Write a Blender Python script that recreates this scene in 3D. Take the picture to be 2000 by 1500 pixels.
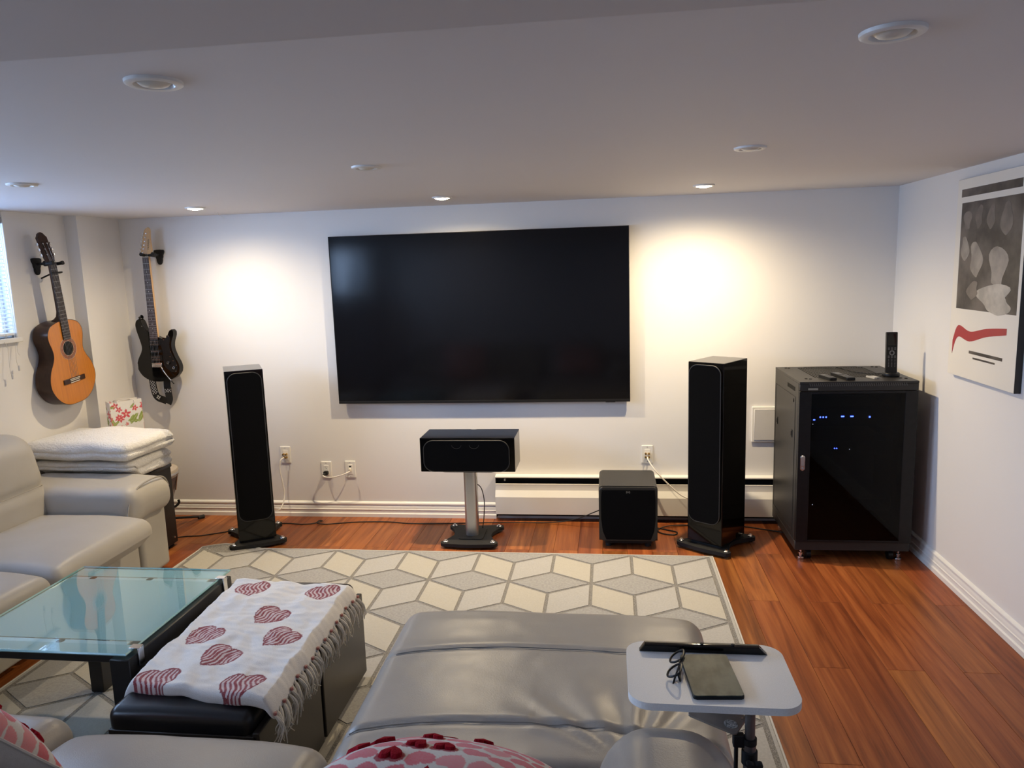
import bpy, bmesh, math, random
from mathutils import Vector, Matrix, noise

for o in list(bpy.data.objects):
    bpy.data.objects.remove(o, do_unlink=True)
SC = bpy.context.scene
COL = SC.collection
random.seed(7)
PI = math.pi

# ------------------------------------------------------------------ camera
CAM_POS = Vector((0.8148, -4.7183, 1.6517))
YAW, PITCH, ROLL, FPX = -0.1308, 0.1562, -0.0318, 1455.2
_cy, _sy, _cp, _sp = math.cos(YAW), math.sin(YAW), math.cos(PITCH), math.sin(PITCH)
_f = Vector((_sy * _cp, _cy * _cp, -_sp)); _r = Vector((_cy, -_sy, 0)); _u = _r.cross(_f)
_c, _s = math.cos(ROLL), math.sin(ROLL)
RX, UX = _c * _r + _s * _u, -_s * _r + _c * _u
cd = bpy.data.cameras.new('camera'); cam = bpy.data.objects.new('camera', cd); COL.objects.link(cam)
cd.sensor_width = 36.0; cd.lens = FPX * 36.0 / 2000.0; cd.clip_start = 0.02
Mw = Matrix((RX, UX, -_f)).transposed().to_4x4(); Mw.translation = CAM_POS
cam.matrix_world = Mw
SC.camera = cam

# ------------------------------------------------------------------ light and exposure
SC.view_settings.view_transform = 'Standard'
SC.view_settings.look = 'None'
SC.view_settings.gamma = 1.0
SC.view_settings.use_curve_mapping = False
SC.view_settings.exposure = 0.28
world = bpy.data.worlds.new('sky'); SC.world = world; world.use_nodes = True
bg = world.node_tree.nodes['Background']
bg.inputs['Color'].default_value = (0.42, 0.62, 1.0, 1); bg.inputs['Strength'].default_value = 2.0
LAMP_W = 50.0            # each lit ceiling lamp
LAMP_COL = (1.0, 0.79, 0.50)
DAY_W = 78.0             # daylight through the window in the left wall
DAY_COL = (0.55, 0.72, 1.0)
dl = bpy.data.lights.new('daylight', 'AREA'); dl.shape = 'RECTANGLE'; dl.size = 0.66; dl.size_y = 2.2
dl.energy = DAY_W; dl.color = DAY_COL
dlo = bpy.data.objects.new('window_daylight', dl); COL.objects.link(dlo)
dlo.location = (-2.85, -2.0, 1.75); dlo.rotation_euler = (0, math.radians(-90 + 12), 0)
dl2 = bpy.data.lights.new('daylight', 'AREA'); dl2.shape = 'RECTANGLE'; dl2.size = 0.6; dl2.size_y = 1.3
dl2.energy = DAY_W * 0.46; dl2.color = DAY_COL
dlo2 = bpy.data.objects.new('added_window_fill', dl2); COL.objects.link(dlo2)  # fill light added behind the unseen second window to lift the foreground
dlo2.location = (-2.75, -4.9, 1.68); dlo2.rotation_euler = (0, math.radians(-90 + 10), 0)
dlo2['kind'] = 'structure'; dlo2['label'] = 'fill light added outside the unseen second window'
dlo['kind'] = 'structure'; dlo['label'] = 'daylight falling in through the window'

# ------------------------------------------------------------------ materials
MATS = {}
def nod(nt, typ, **kw):
    n = nt.nodes.new(typ)
    for k, v in kw.items():
        if k in n.inputs.keys(): n.inputs[k].default_value = v
        else: setattr(n, k, v)
    return n
def mat(name, col, rough=0.5, metal=0.0, spec=0.5, bump=None, var=None, coat=0.0, emit=None, stretch=None, sheen=0.0, attr=False, rvar=None):
    if name in MATS: return MATS[name]
    m = bpy.data.materials.new(name); m.use_nodes = True; nt = m.node_tree
    b = nt.nodes['Principled BSDF']
    b.inputs['Base Color'].default_value = (*col, 1)
    b.inputs['Roughness'].default_value = rough; b.inputs['Metallic'].default_value = metal
    b.inputs['Specular IOR Level'].default_value = spec
    b.inputs['Coat Weight'].default_value = coat; b.inputs['Coat Roughness'].default_value = 0.04
    if sheen: b.inputs['Sheen Weight'].default_value = sheen
    if emit:
        b.inputs['Emission Color'].default_value = (*emit[0], 1); b.inputs['Emission Strength'].default_value = emit[1]
    tc = nod(nt, 'ShaderNodeTexCoord'); vec = tc.outputs['Object']
    if stretch:
        mp = nod(nt, 'ShaderNodeMapping'); mp.inputs['Scale'].default_value = stretch
        nt.links.new(vec, mp.inputs[0]); vec = mp.outputs[0]
    base = None
    if attr:
        a = nod(nt, 'ShaderNodeVertexColor', layer_name='Col'); base = a.outputs[0]
        nt.links.new(base, b.inputs['Base Color'])
    if var:
        scale, amt, col2 = var
        n = nod(nt, 'ShaderNodeTexNoise', Scale=scale, Detail=5.0); nt.links.new(vec, n.inputs['Vector'])
        rp = nod(nt, 'ShaderNodeMapRange'); rp.inputs[1].default_value = 0.35; rp.inputs[2].default_value = 0.65; rp.inputs[4].default_value = amt
        nt.links.new(n.outputs['Fac'], rp.inputs[0])
        mx = nod(nt, 'ShaderNodeMix', data_type='RGBA')
        nt.links.new(rp.outputs[0], mx.inputs[0])
        if base: nt.links.new(base, mx.inputs[6])
        else: mx.inputs[6].default_value = (*col, 1)
        mx.inputs[7].default_value = (*col2, 1)
        nt.links.new(mx.outputs[2], b.inputs['Base Color'])
    if rvar:
        n = nod(nt, 'ShaderNodeTexNoise', Scale=rvar[0], Detail=3.0); nt.links.new(tc.outputs['Object'], n.inputs['Vector'])
        rp = nod(nt, 'ShaderNodeMapRange'); rp.inputs[3].default_value = rough - rvar[1]; rp.inputs[4].default_value = rough + rvar[1]
        nt.links.new(n.outputs['Fac'], rp.inputs[0]); nt.links.new(rp.outputs[0], b.inputs['Roughness'])
    if bump:
        n = nod(nt, 'ShaderNodeTexNoise', Scale=bump[0], Detail=4.0); nt.links.new(vec, n.inputs['Vector'])
        bp = nod(nt, 'ShaderNodeBump', Strength=bump[1], Distance=bump[2] if len(bump) > 2 else 0.002)
        nt.links.new(n.outputs['Fac'], bp.inputs['Height']); nt.links.new(bp.outputs[0], b.inputs['Normal'])
    MATS[name] = m
    return m
def thin_glass(name, tint, ior=1.5, rough=0.0, milk=None, milkfac=0.5):
    if name in MATS: return MATS[name]
    m = bpy.data.materials.new(name); m.use_nodes = True; nt = m.node_tree
    nt.nodes.remove(nt.nodes['Principled BSDF']); out = nt.nodes['Material Output']
    t = nod(nt, 'ShaderNodeBsdfTransparent'); t.inputs[0].default_value = (*tint, 1); a = t.outputs[0]
    if milk:
        d = nod(nt, 'ShaderNodeBsdfDiffuse'); d.inputs[0].default_value = (*milk, 1)
        tl = nod(nt, 'ShaderNodeBsdfTranslucent'); tl.inputs[0].default_value = (*milk, 1)
        ms = nod(nt, 'ShaderNodeMixShader'); ms.inputs[0].default_value = 0.35
        nt.links.new(d.outputs[0], ms.inputs[1]); nt.links.new(tl.outputs[0], ms.inputs[2])
        m2 = nod(nt, 'ShaderNodeMixShader'); m2.inputs[0].default_value = milkfac
        nt.links.new(a, m2.inputs[1]); nt.links.new(ms.outputs[0], m2.inputs[2]); a = m2.outputs[0]
    g = nod(nt, 'ShaderNodeBsdfGlossy'); g.inputs['Roughness'].default_value = rough; g.inputs[0].default_value = (1, 1, 1, 1)
    fr = nod(nt, 'ShaderNodeFresnel', IOR=ior)
    ge = nod(nt, 'ShaderNodeNewGeometry'); mi = nod(nt, 'ShaderNodeMapRange'); mi.inputs[3].default_value = ior; mi.inputs[4].default_value = 1.0 / ior
    nt.links.new(ge.outputs['Backfacing'], mi.inputs[0]); nt.links.new(mi.outputs[0], fr.inputs['IOR'])
    mm = nod(nt, 'ShaderNodeMixShader'); nt.links.new(fr.outputs[0], mm.inputs[0])
    nt.links.new(a, mm.inputs[1]); nt.links.new(g.outputs[0], mm.inputs[2]); nt.links.new(mm.outputs[0], out.inputs[0])
    MATS[name] = m
    return m
def translucent(name, col, fac=0.5):
    m = bpy.data.materials.new(name); m.use_nodes = True; nt = m.node_tree
    nt.nodes.remove(nt.nodes['Principled BSDF']); out = nt.nodes['Material Output']
    d = nod(nt, 'ShaderNodeBsdfDiffuse'); d.inputs[0].default_value = (*col, 1)
    t = nod(nt, 'ShaderNodeBsdfTranslucent'); t.inputs[0].default_value = (*col, 1)
    mm = nod(nt, 'ShaderNodeMixShader'); mm.inputs[0].default_value = fac
    nt.links.new(d.outputs[0], mm.inputs[1]); nt.links.new(t.outputs[0], mm.inputs[2]); nt.links.new(mm.outputs[0], out.inputs[0])
    MATS[name] = m
    return m

def wood_mat(name, dark, mid, light, rough=0.33):
    """plank wood: grain along the piece's Y, colour differs from piece to piece"""
    m = bpy.data.materials.new(name); m.use_nodes = True; nt = m.node_tree; b = nt.nodes['Principled BSDF']
    L = nt.links.new
    tc = nod(nt, 'ShaderNodeTexCoord'); oi = nod(nt, 'ShaderNodeObjectInfo')
    mu = nod(nt, 'ShaderNodeMath', operation='MULTIPLY'); mu.inputs[1].default_value = 37.0; L(oi.outputs['Random'], mu.inputs[0])
    cb = nod(nt, 'ShaderNodeCombineXYZ'); L(mu.outputs[0], cb.inputs[0]); L(mu.outputs[0], cb.inputs[1])
    ad = nod(nt, 'ShaderNodeVectorMath', operation='ADD'); L(tc.outputs['Object'], ad.inputs[0]); L(cb.outputs[0], ad.inputs[1])
    mp = nod(nt, 'ShaderNodeMapping'); mp.inputs['Scale'].default_value = (26, 1.3, 26); L(ad.outputs[0], mp.inputs[0])
    n1 = nod(nt, 'ShaderNodeTexNoise', Scale=1.0, Detail=7.0, Roughness=0.62, Distortion=0.5); L(mp.outputs[0], n1.inputs['Vector'])
    mp2 = nod(nt, 'ShaderNodeMapping'); mp2.inputs['Scale'].default_value = (170, 5, 170); L(ad.outputs[0], mp2.inputs[0])
    n2 = nod(nt, 'ShaderNodeTexNoise', Scale=1.0, Detail=3.0); L(mp2.outputs[0], n2.inputs['Vector'])
    cr = nod(nt, 'ShaderNodeValToRGB'); e = cr.color_ramp.elements
    e[0].position = 0.30; e[0].color = (*dark, 1); e[1].position = 0.72; e[1].color = (*light, 1)
    k = e.new(0.5); k.color = (*mid, 1); L(n1.outputs['Fac'], cr.inputs[0])
    hs = nod(nt, 'ShaderNodeHueSaturation'); L(cr.outputs[0], hs.inputs['Color'])
    mr = nod(nt, 'ShaderNodeMapRange'); mr.inputs[3].default_value = 0.80; mr.inputs[4].default_value = 1.2; L(oi.outputs['Random'], mr.inputs[0]); L(mr.outputs[0], hs.inputs['Value'])
    fr = nod(nt, 'ShaderNodeMath', operation='FRACT'); L(mu.outputs[0], fr.inputs[0])
    mh = nod(nt, 'ShaderNodeMapRange'); mh.inputs[3].default_value = 0.495; mh.inputs[4].default_value = 0.508; L(fr.outputs[0], mh.inputs[0]); L(mh.outputs[0], hs.inputs['Hue'])
    mx = nod(nt, 'ShaderNodeMix', data_type='RGBA', blend_type='MULTIPLY'); mx.inputs[0].default_value = 0.35
    L(hs.outputs[0], mx.inputs[6]); L(n2.outputs['Fac'], mx.inputs[7]); 
    g = nod(nt, 'ShaderNodeGamma'); g.inputs[1].default_value = 1.0; L(mx.outputs[2], g.inputs[0]); L(g.outputs[0], b.inputs['Base Color'])
    b.inputs['Roughness'].default_value = rough; b.inputs['Specular IOR Level'].default_value = 0.32
    bp = nod(nt, 'ShaderNodeBump', Strength=0.06, Distance=0.001); L(n2.outputs['Fac'], bp.inputs['Height']); L(bp.outputs[0], b.inputs['Normal'])
    MATS[name] = m
    return m

WALL = mat('wall_paint', (0.80, 0.785, 0.77), 0.6, bump=(220, 0.08, 0.001), var=(3.0, 0.25, (0.775, 0.76, 0.75)))
CEIL = mat('ceiling_paint', (0.74, 0.72, 0.72), 0.7, bump=(160, 0.08, 0.001), var=(2.0, 0.25, (0.71, 0.69, 0.70)))
TRIMW = mat('trim_white', (0.86, 0.85, 0.82), 0.35, bump=(60, 0.03), var=(12, 0.2, (0.82, 0.80, 0.77)))
FLOORW = wood_mat('red_brown_plank', (0.165, 0.042, 0.013), (0.33, 0.095, 0.027), (0.48, 0.165, 0.047), 0.38)
JOINT = mat('floor_joint', (0.03, 0.012, 0.006), 0.7, var=(30, 0.5, (0.02, 0.01, 0.006)))
GLOSSB = mat('gloss_black', (0.003, 0.003, 0.0034), 0.07, spec=0.30, bump=(6, 0.01), rvar=(8, 0.02))
SATINB = mat('satin_black', (0.007, 0.007, 0.008), 0.38, spec=0.25, bump=(150, 0.05, 0.0006), var=(40, 0.4, (0.014, 0.014, 0.015)))
MATTB = mat('matte_black', (0.008, 0.008, 0.009), 0.75, bump=(400, 0.1, 0.0005), var=(60, 0.4, (0.012, 0.012, 0.013)))
CLOTHB = mat('grille_cloth', (0.0035, 0.0035, 0.004), 0.95, spec=0.1, bump=(1500, 0.4, 0.0004), var=(300, 0.3, (0.006, 0.006, 0.007)))
GREYB = mat('grille_rim', (0.028, 0.028, 0.03), 0.5, bump=(300, 0.05), var=(80, 0.4, (0.022, 0.022, 0.024)))
ASHB = mat('black_ash', (0.022, 0.021, 0.019), 0.45, bump=(30, 0.2, 0.001), var=(5, 0.6, (0.014, 0.013, 0.012)), stretch=(2, 20, 2))
RACKB = mat('rack_powder', (0.027, 0.026, 0.025), 0.42, spec=0.30, bump=(500, 0.15, 0.0004), var=(60, 0.4, (0.032, 0.031, 0.030)))
CHROME = mat('chrome', (0.75, 0.75, 0.76), 0.16, metal=1.0, rvar=(30, 0.05), bump=(50, 0.01))
ALU = mat('brushed_aluminium', (0.50, 0.50, 0.51), 0.30, metal=0.9, bump=(40, 0.05, 0.0005), stretch=(1, 1, 0.05), rvar=(20, 0.06))
ALUD = mat('dark_aluminium', (0.26, 0.26, 0.27), 0.35, metal=0.8, bump=(40, 0.05, 0.0005), var=(30, 0.3, (0.13, 0.13, 0.135)))
SCREEN = mat('tv_glass', (0.0025, 0.0026, 0.004), 0.11, spec=0.35, rvar=(3, 0.02), bump=(4, 0.004))
WHITEP = mat('white_plastic', (0.80, 0.79, 0.76), 0.35, bump=(80, 0.02), var=(20, 0.2, (0.76, 0.75, 0.72)))
WHITEE = mat('heater_enamel', (0.80, 0.785, 0.755), 0.38, bump=(60, 0.03), var=(10, 0.25, (0.77, 0.75, 0.72)))
DARK = mat('dark_void', (0.004, 0.004, 0.004), 0.9, var=(20, 0.3, (0.007, 0.006, 0.006)))
GOLD = mat('gold_plug', (0.75, 0.52, 0.2), 0.25, metal=1.0, rvar=(60, 0.05), bump=(90, 0.02))
CABLEW = mat('white_cable', (0.74, 0.71, 0.66), 0.5, bump=(200, 0.05), var=(60, 0.3, (0.68, 0.65, 0.60)))
CABLEB = mat('black_cable', (0.010, 0.010, 0.010), 0.5, bump=(200, 0.05), var=(60, 0.3, (0.015, 0.014, 0.014)))
LEATHER = mat('grey_leather', (0.345, 0.322, 0.292), 0.37, spec=0.48, bump=(300, 0.30, 0.0012), var=(5, 0.35, (0.285, 0.265, 0.24)), rvar=(9, 0.06))
LEATHL = mat('pale_leather', (0.45, 0.425, 0.38), 0.42, spec=0.42, bump=(420, 0.15, 0.001), var=(5, 0.35, (0.40, 0.37, 0.32)), rvar=(9, 0.06))
SEAM = mat('leather_seam', (0.25, 0.235, 0.215), 0.5, bump=(300, 0.2), var=(60, 0.4, (0.20, 0.19, 0.17)))
SEAML = mat('pale_seam', (0.36, 0.335, 0.29), 0.5, bump=(300, 0.2), var=(60, 0.4, (0.30, 0.28, 0.25)))
BLEATHER = mat('black_leather', (0.007, 0.007, 0.009), 0.30, spec=0.5, bump=(250, 0.15, 0.001), var=(30, 0.3, (0.010, 0.010, 0.012)))
BWOOD = mat('black_wood', (0.011, 0.010, 0.010), 0.40, bump=(40, 0.1, 0.0006), stretch=(3, 3, 30), var=(8, 0.5, (0.016, 0.014, 0.013)))
BPANEL = mat('espresso_panel', (0.030, 0.026, 0.023), 0.33, bump=(40, 0.05, 0.0006), stretch=(3, 20, 3), var=(8, 0.5, (0.022, 0.019, 0.017)))
FLEECE = mat('white_fleece', (0.86, 0.845, 0.81), 0.95, spec=0.1, bump=(110, 1.0, 0.008), var=(40, 0.35, (0.73, 0.72, 0.69)), sheen=0.5)
SPRUCE = mat('spruce_top', (0.58, 0.205, 0.026), 0.25, coat=0.2, stretch=(60, 8, 1.5), var=(2.0, 0.6, (0.44, 0.155, 0.024)), bump=(6, 0.02))
ROSEW = mat('dark_rosewood', (0.028, 0.012, 0.008), 0.30, spec=0.3, stretch=(30, 30, 2), var=(2.0, 0.7, (0.055, 0.023, 0.014)), bump=(6, 0.02))
FRETB = mat('fretboard', (0.022, 0.013, 0.010), 0.45, stretch=(60, 60, 3), var=(2.0, 0.6, (0.034, 0.02, 0.014)), bump=(10, 0.05))
MAPLE = mat('maple', (0.68, 0.44, 0.22), 0.35, coat=0.2, stretch=(30, 30, 2), var=(2.0, 0.5, (0.60, 0.38, 0.18)), bump=(6, 0.02))
ROSETTE = mat('rosette', (0.22, 0.055, 0.025), 0.4, var=(180, 0.9, (0.34, 0.17, 0.10)), bump=(200, 0.05))
BONE = mat('bone_white', (0.75, 0.70, 0.60), 0.4, var=(60, 0.3, (0.68, 0.63, 0.52)), bump=(100, 0.03))
STEEL = mat('string_steel', (0.55, 0.53, 0.50), 0.3, metal=1.0, rvar=(90, 0.05), bump=(200, 0.02))
"""more materials are made beside the things that use them"""

# ------------------------------------------------------------------ mesh helpers
def NB(): return bmesh.new()
def obj(name, bm, m, parent=None, smooth=40, loc=None):
    bmesh.ops.recalc_face_normals(bm, faces=bm.faces[:])
    me = bpy.data.meshes.new(name); bm.to_mesh(me); bm.free()
    ms = m if isinstance(m, (list, tuple)) else [m]
    for k in ms: me.materials.append(k)
    if smooth:
        me.polygons.foreach_set('use_smooth', [True] * len(me.polygons))
        me.set_sharp_from_angle(angle=math.radians(smooth))
        if len(me.polygons) < 900:
            ar = sorted(p.area for p in me.polygons); md = ar[len(ar) // 2]
            for p in me.polygons:
                if len(p.vertices) > 4 or p.area > 14 * md: p.use_smooth = False
        if me.normals_domain == 'FACE': me.polygons.foreach_set('use_smooth', [False] * len(me.polygons))
    o = bpy.data.objects.new(name, me); COL.objects.link(o)
    if parent: o.parent = parent
    if loc: o.location = loc
    return o
def tag(o, label, cat, group=None, kind=None):
    o['label'] = label
    if cat: o['category'] = cat
    if group: o['group'] = group
    if kind: o['kind'] = kind
    return o
def thing(name, label, cat, loc=(0, 0, 0), rz=0.0, group=None, rot=None):
    o = bpy.data.objects.new(name, None); COL.objects.link(o); o.empty_display_size = 0.05
    o.location = loc; o.rotation_euler = rot if rot else (0, 0, rz)
    return tag(o, label, cat, group)
def struct(o, label):
    o['kind'] = 'structure'; o['label'] = label
    return o
def dup(root, label, loc=None, rot=None, group=None):
    def cp(o, par):
        c = o.copy(); COL.objects.link(c); c.parent = par
        for ch in o.children: cp(ch, c)
        return c
    r = cp(root, None); r['label'] = label
    if group: r['group'] = group
    if loc is not None: r.location = loc
    if rot is not None: r.rotation_euler = rot
    return r
def box(bm, x0, x1, y0, y1, z0, z1, bev=0.0, seg=2, M=None):
    mt = Matrix.Translation(((x0 + x1) / 2, (y0 + y1) / 2, (z0 + z1) / 2)) @ Matrix.Diagonal((abs(x1 - x0), abs(y1 - y0), abs(z1 - z0), 1))
    if M is not None: mt = M @ mt
    g = bmesh.ops.create_cube(bm, size=1.0, matrix=mt)
    if bev > 0:
        es = list({e for v in g['verts'] for e in v.link_edges})
        bmesh.ops.bevel(bm, geom=es, offset=bev, segments=seg, affect='EDGES', profile=0.5)
    return bm
AX = {'xy': lambda a, b, d: (a, b, d), 'xz': lambda a, b, d: (a, d, b), 'yz': lambda a, b, d: (d, a, b)}
def prism(bm, outline, d0, d1, axes='xy', bev=0.0, seg=2, M=None, bevel_caps=(True, True)):
    f = AX[axes]
    T = (lambda p: M @ Vector(p)) if M is not None else (lambda p: Vector(p))
    lo = [bm.verts.new(T(f(a, b, d0))) for a, b in outline]
    hi = [bm.verts.new(T(f(a, b, d1))) for a, b in outline]
    fl, fh = bm.faces.new(lo), bm.faces.new(hi)
    n = len(lo)
    for i in range(n): bm.faces.new((lo[i], lo[(i + 1) % n], hi[(i + 1) % n], hi[i]))
    if bev > 0:
        es = []
        if bevel_caps[0]: es += fl.edges[:]
        if bevel_caps[1]: es += fh.edges[:]
        bmesh.ops.bevel(bm, geom=es, offset=bev, segments=seg, affect='EDGES', profile=0.5, clamp_overlap=True)
    return bm
def rrect(w, h, r, cx=0.0, cy=0.0, n=6):
    pts = []
    for (sx, sy, a0) in ((1, 1, 0), (-1, 1, 90), (-1, -1, 180), (1, -1, 270)):
        for i in range(n + 1):
            a = math.radians(a0 + 90 * i / n)
            pts.append((cx + sx * (w / 2 - r) + r * math.cos(a), cy + sy * (h / 2 - r) + r * math.sin(a)))
    return pts
def ellipse(a, b, cx=0.0, cy=0.0, n=32): return [(cx + a * math.cos(2 * PI * i / n), cy + b * math.sin(2 * PI * i / n)) for i in range(n)]
def spline(pts, n=6, closed=False):
    P = [Vector(p) for p in pts]; out = []; N = len(P)
    rng = range(N if closed else N - 1)
    for i in rng:
        if closed: a, b, c, d = P[(i - 1) % N], P[i], P[(i + 1) % N], P[(i + 2) % N]
        else: a, b, c, d = P[max(i - 1, 0)], P[i], P[i + 1], P[min(i + 2, N - 1)]
        for k in range(n):
            t = k / n
            out.append(0.5 * ((2 * b) + (-a + c) * t + (2 * a - 5 * b + 4 * c - d) * t * t + (-a + 3 * b - 3 * c + d) * t ** 3))
    if not closed: out.append(P[-1])
    return out
def tube(bm, pts, r, n=8, smooth=0, closed=False, radii=None, flat=None):
    P = spline(pts, smooth, closed) if smooth else [Vector(p) for p in pts]
    N = len(P)
    if callable(r): R = [r(i / max(1, N - 1)) for i in range(N)]
    else: R = [r] * N
    rings = []; up = None
    for i in range(N):
        if closed: t = P[(i + 1) % N] - P[(i - 1) % N]
        else: t = P[min(i + 1, N - 1)] - P[max(i - 1, 0)]
        t = t.normalized() if t.length > 1e-9 else Vector((0, 0, 1))
        if up is None:
            up = Vector((0, 0, 1)) if abs(t.z) < 0.9 else Vector((0, 1, 0))
            if flat is not None: up = Vector(flat)
        side = t.cross(up)
        if side.length < 1e-6: side = t.orthogonal()
        side.normalize(); up = side.cross(t).normalized()
        if flat is not None:
            rings.append([bm.verts.new(P[i] + side * R[i] * math.cos(2 * PI * k / n) + up * R[i] * 0.12 * math.sin(2 * PI * k / n)) for k in range(n)])
        else:
            rings.append([bm.verts.new(P[i] + side * R[i] * math.cos(2 * PI * k / n) + up * R[i] * math.sin(2 * PI * k / n)) for k in range(n)])
    for i in range(N if closed else N - 1):
        A, B = rings[i], rings[(i + 1) % N]
        for k in range(n): bm.faces.new((A[k], A[(k + 1) % n], B[(k + 1) % n], B[k]))
    if not closed:
        bm.faces.new(rings[0][::-1]); bm.faces.new(rings[-1])
    return bm
def ribbon(bm, pts, width_dirs, w, th=0.0018, smooth=6):
    """flat strap: centre points, a width direction for each end, width and thickness"""
    P = spline(pts, smooth); N = len(P); prev = None
    D = spline(width_dirs, smooth) if len(width_dirs) == len(pts) else [Vector(width_dirs[0])] * N
    for i in range(N):
        t = (P[min(i + 1, N - 1)] - P[max(i - 1, 0)]).normalized()
        d = D[i] - t * D[i].dot(t); d.normalize(); nn = t.cross(d).normalized()
        q = [bm.verts.new(P[i] + d * w / 2 * a + nn * th / 2 * b) for a, b in ((-1, -1), (1, -1), (1, 1), (-1, 1))]
        if prev:
            for k in range(4): bm.faces.new((prev[k], prev[(k + 1) % 4], q[(k + 1) % 4], q[k]))
        else: bm.faces.new(q[::-1])
        prev = q
    bm.faces.new(prev)
    return bm
def lathe(bm, prof, n=32, M=None, cap=True):
    T = (lambda p: M @ Vector(p)) if M is not None else (lambda p: Vector(p))
    rings = []
    for r, z in prof:
        if r < 1e-6: rings.append([bm.verts.new(T((0, 0, z)))])
        else: rings.append([bm.verts.new(T((r * math.cos(2 * PI * k / n), r * math.sin(2 * PI * k / n), z))) for k in range(n)])
    for A, B in zip(rings, rings[1:]):
        for k in range(n):
            j = (k + 1) % n
            if len(A) == 1 and len(B) == 1: continue
            if len(A) == 1: bm.faces.new((A[0], B[j], B[k]))
            elif len(B) == 1: bm.faces.new((A[k], A[j], B[0]))
            else: bm.faces.new((A[k], A[j], B[j], B[k]))
    if cap:
        if len(rings[0]) > 1: bm.faces.new(rings[0][::-1])
        if len(rings[-1]) > 1: bm.faces.new(rings[-1])
    return bm
def cyl(bm, p0, p1, r, r2=None, n=20):
    p0, p1 = Vector(p0), Vector(p1); d = p1 - p0
    M = Matrix.Translation(p0) @ d.to_track_quat('Z', 'Y').to_matrix().to_4x4()
    return lathe(bm, [(r, 0), (r if r2 is None else r2, d.length)], n, M)
def axis_coords(h, r, n, m=4):
    inner = [-(h - r) + 2 * (h - r) * i / n for i in range(n + 1)]
    e = [h - r + r * math.tan(PI / 4 * k / m) for k in range(1, m + 1)]
    return [-x for x in e[::-1]] + inner + e
def superbox(bm, hx, hy, hz, r, nx=8, ny=8, nz=3, warp=None, rz=None):
    """box with rounded edges on a grid fine enough to be bent by warp(Vector)"""
    H = (hx, hy, hz); r = min(r, *H) * 0.999
    cs = [axis_coords(hx, r, nx), axis_coords(hy, r, ny), axis_coords(hz, r, nz)]
    vs = {}
    def V(p):
        k = (round(p[0], 5), round(p[1], 5), round(p[2], 5))
        if k not in vs:
            q = Vector(p); inn = Vector([max(-(H[i] - r), min(H[i] - r, p[i])) for i in range(3)]); d = q - inn
            if d.length > 1e-9: q = inn + d.normalized() * r
            if warp: q = warp(q)
            vs[k] = bm.verts.new(q)
        return vs[k]
    for ax in range(3):
        a, b = (ax + 1) % 3, (ax + 2) % 3
        for s in (-1, 1):
            for i in range(len(cs[a]) - 1):
                for j in range(len(cs[b]) - 1):
                    q = []
                    for (ii, jj) in ((i, j), (i + 1, j), (i + 1, j + 1), (i, j + 1)):
                        p = [0, 0, 0]; p[ax] = s * H[ax]; p[a] = cs[a][ii]; p[b] = cs[b][jj]; q.append(V(p))
                    if len(set(q)) == 4:
                        try: bm.faces.new(q if s > 0 else q[::-1])
                        except ValueError: pass
    return bm
def ns(p, s): return noise.noise(Vector(p) * s)
def paint(o, fn):
    me = o.data; a = me.color_attributes.new('Col', 'FLOAT_COLOR', 'POINT'); buf = []
    for v in me.vertices: buf += [*fn(v.co), 1.0]
    a.data.foreach_set('color', buf)
def text_mesh(name, body, size, m, parent, M, extrude=0.0004, align='CENTER'):
    cu = bpy.data.curves.new(name, 'FONT'); cu.body = body; cu.size = size; cu.extrude = extrude; cu.align_x = align; cu.align_y = 'CENTER'
    t = bpy.data.objects.new(name, cu); COL.objects.link(t)
    dg = bpy.context.evaluated_depsgraph_get(); me = bpy.data.meshes.new_from_object(t.evaluated_get(dg))
    bpy.data.objects.remove(t, do_unlink=True); me.transform(M); me.materials.clear(); me.materials.append(m)
    o = bpy.data.objects.new(name, me); COL.objects.link(o); o.parent = parent
    return o
def pm(vals, loc=(0, 0, 0)):
    """matrix from three axis columns"""
    m = Matrix(vals).transposed().to_4x4(); m.translation = loc
    return m
FRONT = lambda loc: pm(((1, 0, 0), (0, 0, 1), (0, -1, 0)), loc)     # text plane upright, facing -Y

# ------------------------------------------------------------------ the room
H = 2.046; XL = -2.51; XC = -2.424; XR = 2.5086; YR = -6.0
# floor: a dark bed and every board on it
b = NB(); box(b, XL - 0.1, XR + 0.1, YR - 0.1, 0.1, -0.08, -0.010)
floor = struct(obj('floor', b, JOINT), 'red brown wooden plank floor')
PW, PL = 0.1433, 1.215
_pm = {}
def plank_mesh(w, l):
    k = (round(w, 3), round(l, 3))
    if k not in _pm:
        b = NB(); box(b, -w / 2 + 0.0005, w / 2 - 0.0005, -l / 2 + 0.0005, l / 2 - 0.0005, -0.010, 0.0, 0.0008, 1)
        o = obj('plank', b, FLOORW); _pm[k] = o.data; COL.objects.unlink(o); bpy.data.objects.remove(o)
    return _pm[k]
for k in range(-18, 18):
    x0, x1 = max(XL, 0.051 + PW * k), min(XR, 0.051 + PW * (k + 1))
    if x1 - x0 < 0.01: continue
    j = (-1.163 + PL) if k % 2 == 0 else (-1.77 + 2 * PL)
    ys = []
    while j > YR: ys.append(j); j -= PL
    ys.append(j)
    for a, c in zip(ys, ys[1:]):
        a, c = min(a, 0.0), max(c, YR)
        if a - c < 0.02: continue
        p = bpy.data.objects.new('plank', plank_mesh(x1 - x0, a - c)); COL.objects.link(p)
        p.location = ((x0 + x1) / 2, (a + c) / 2, 0); p.parent = floor
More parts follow.
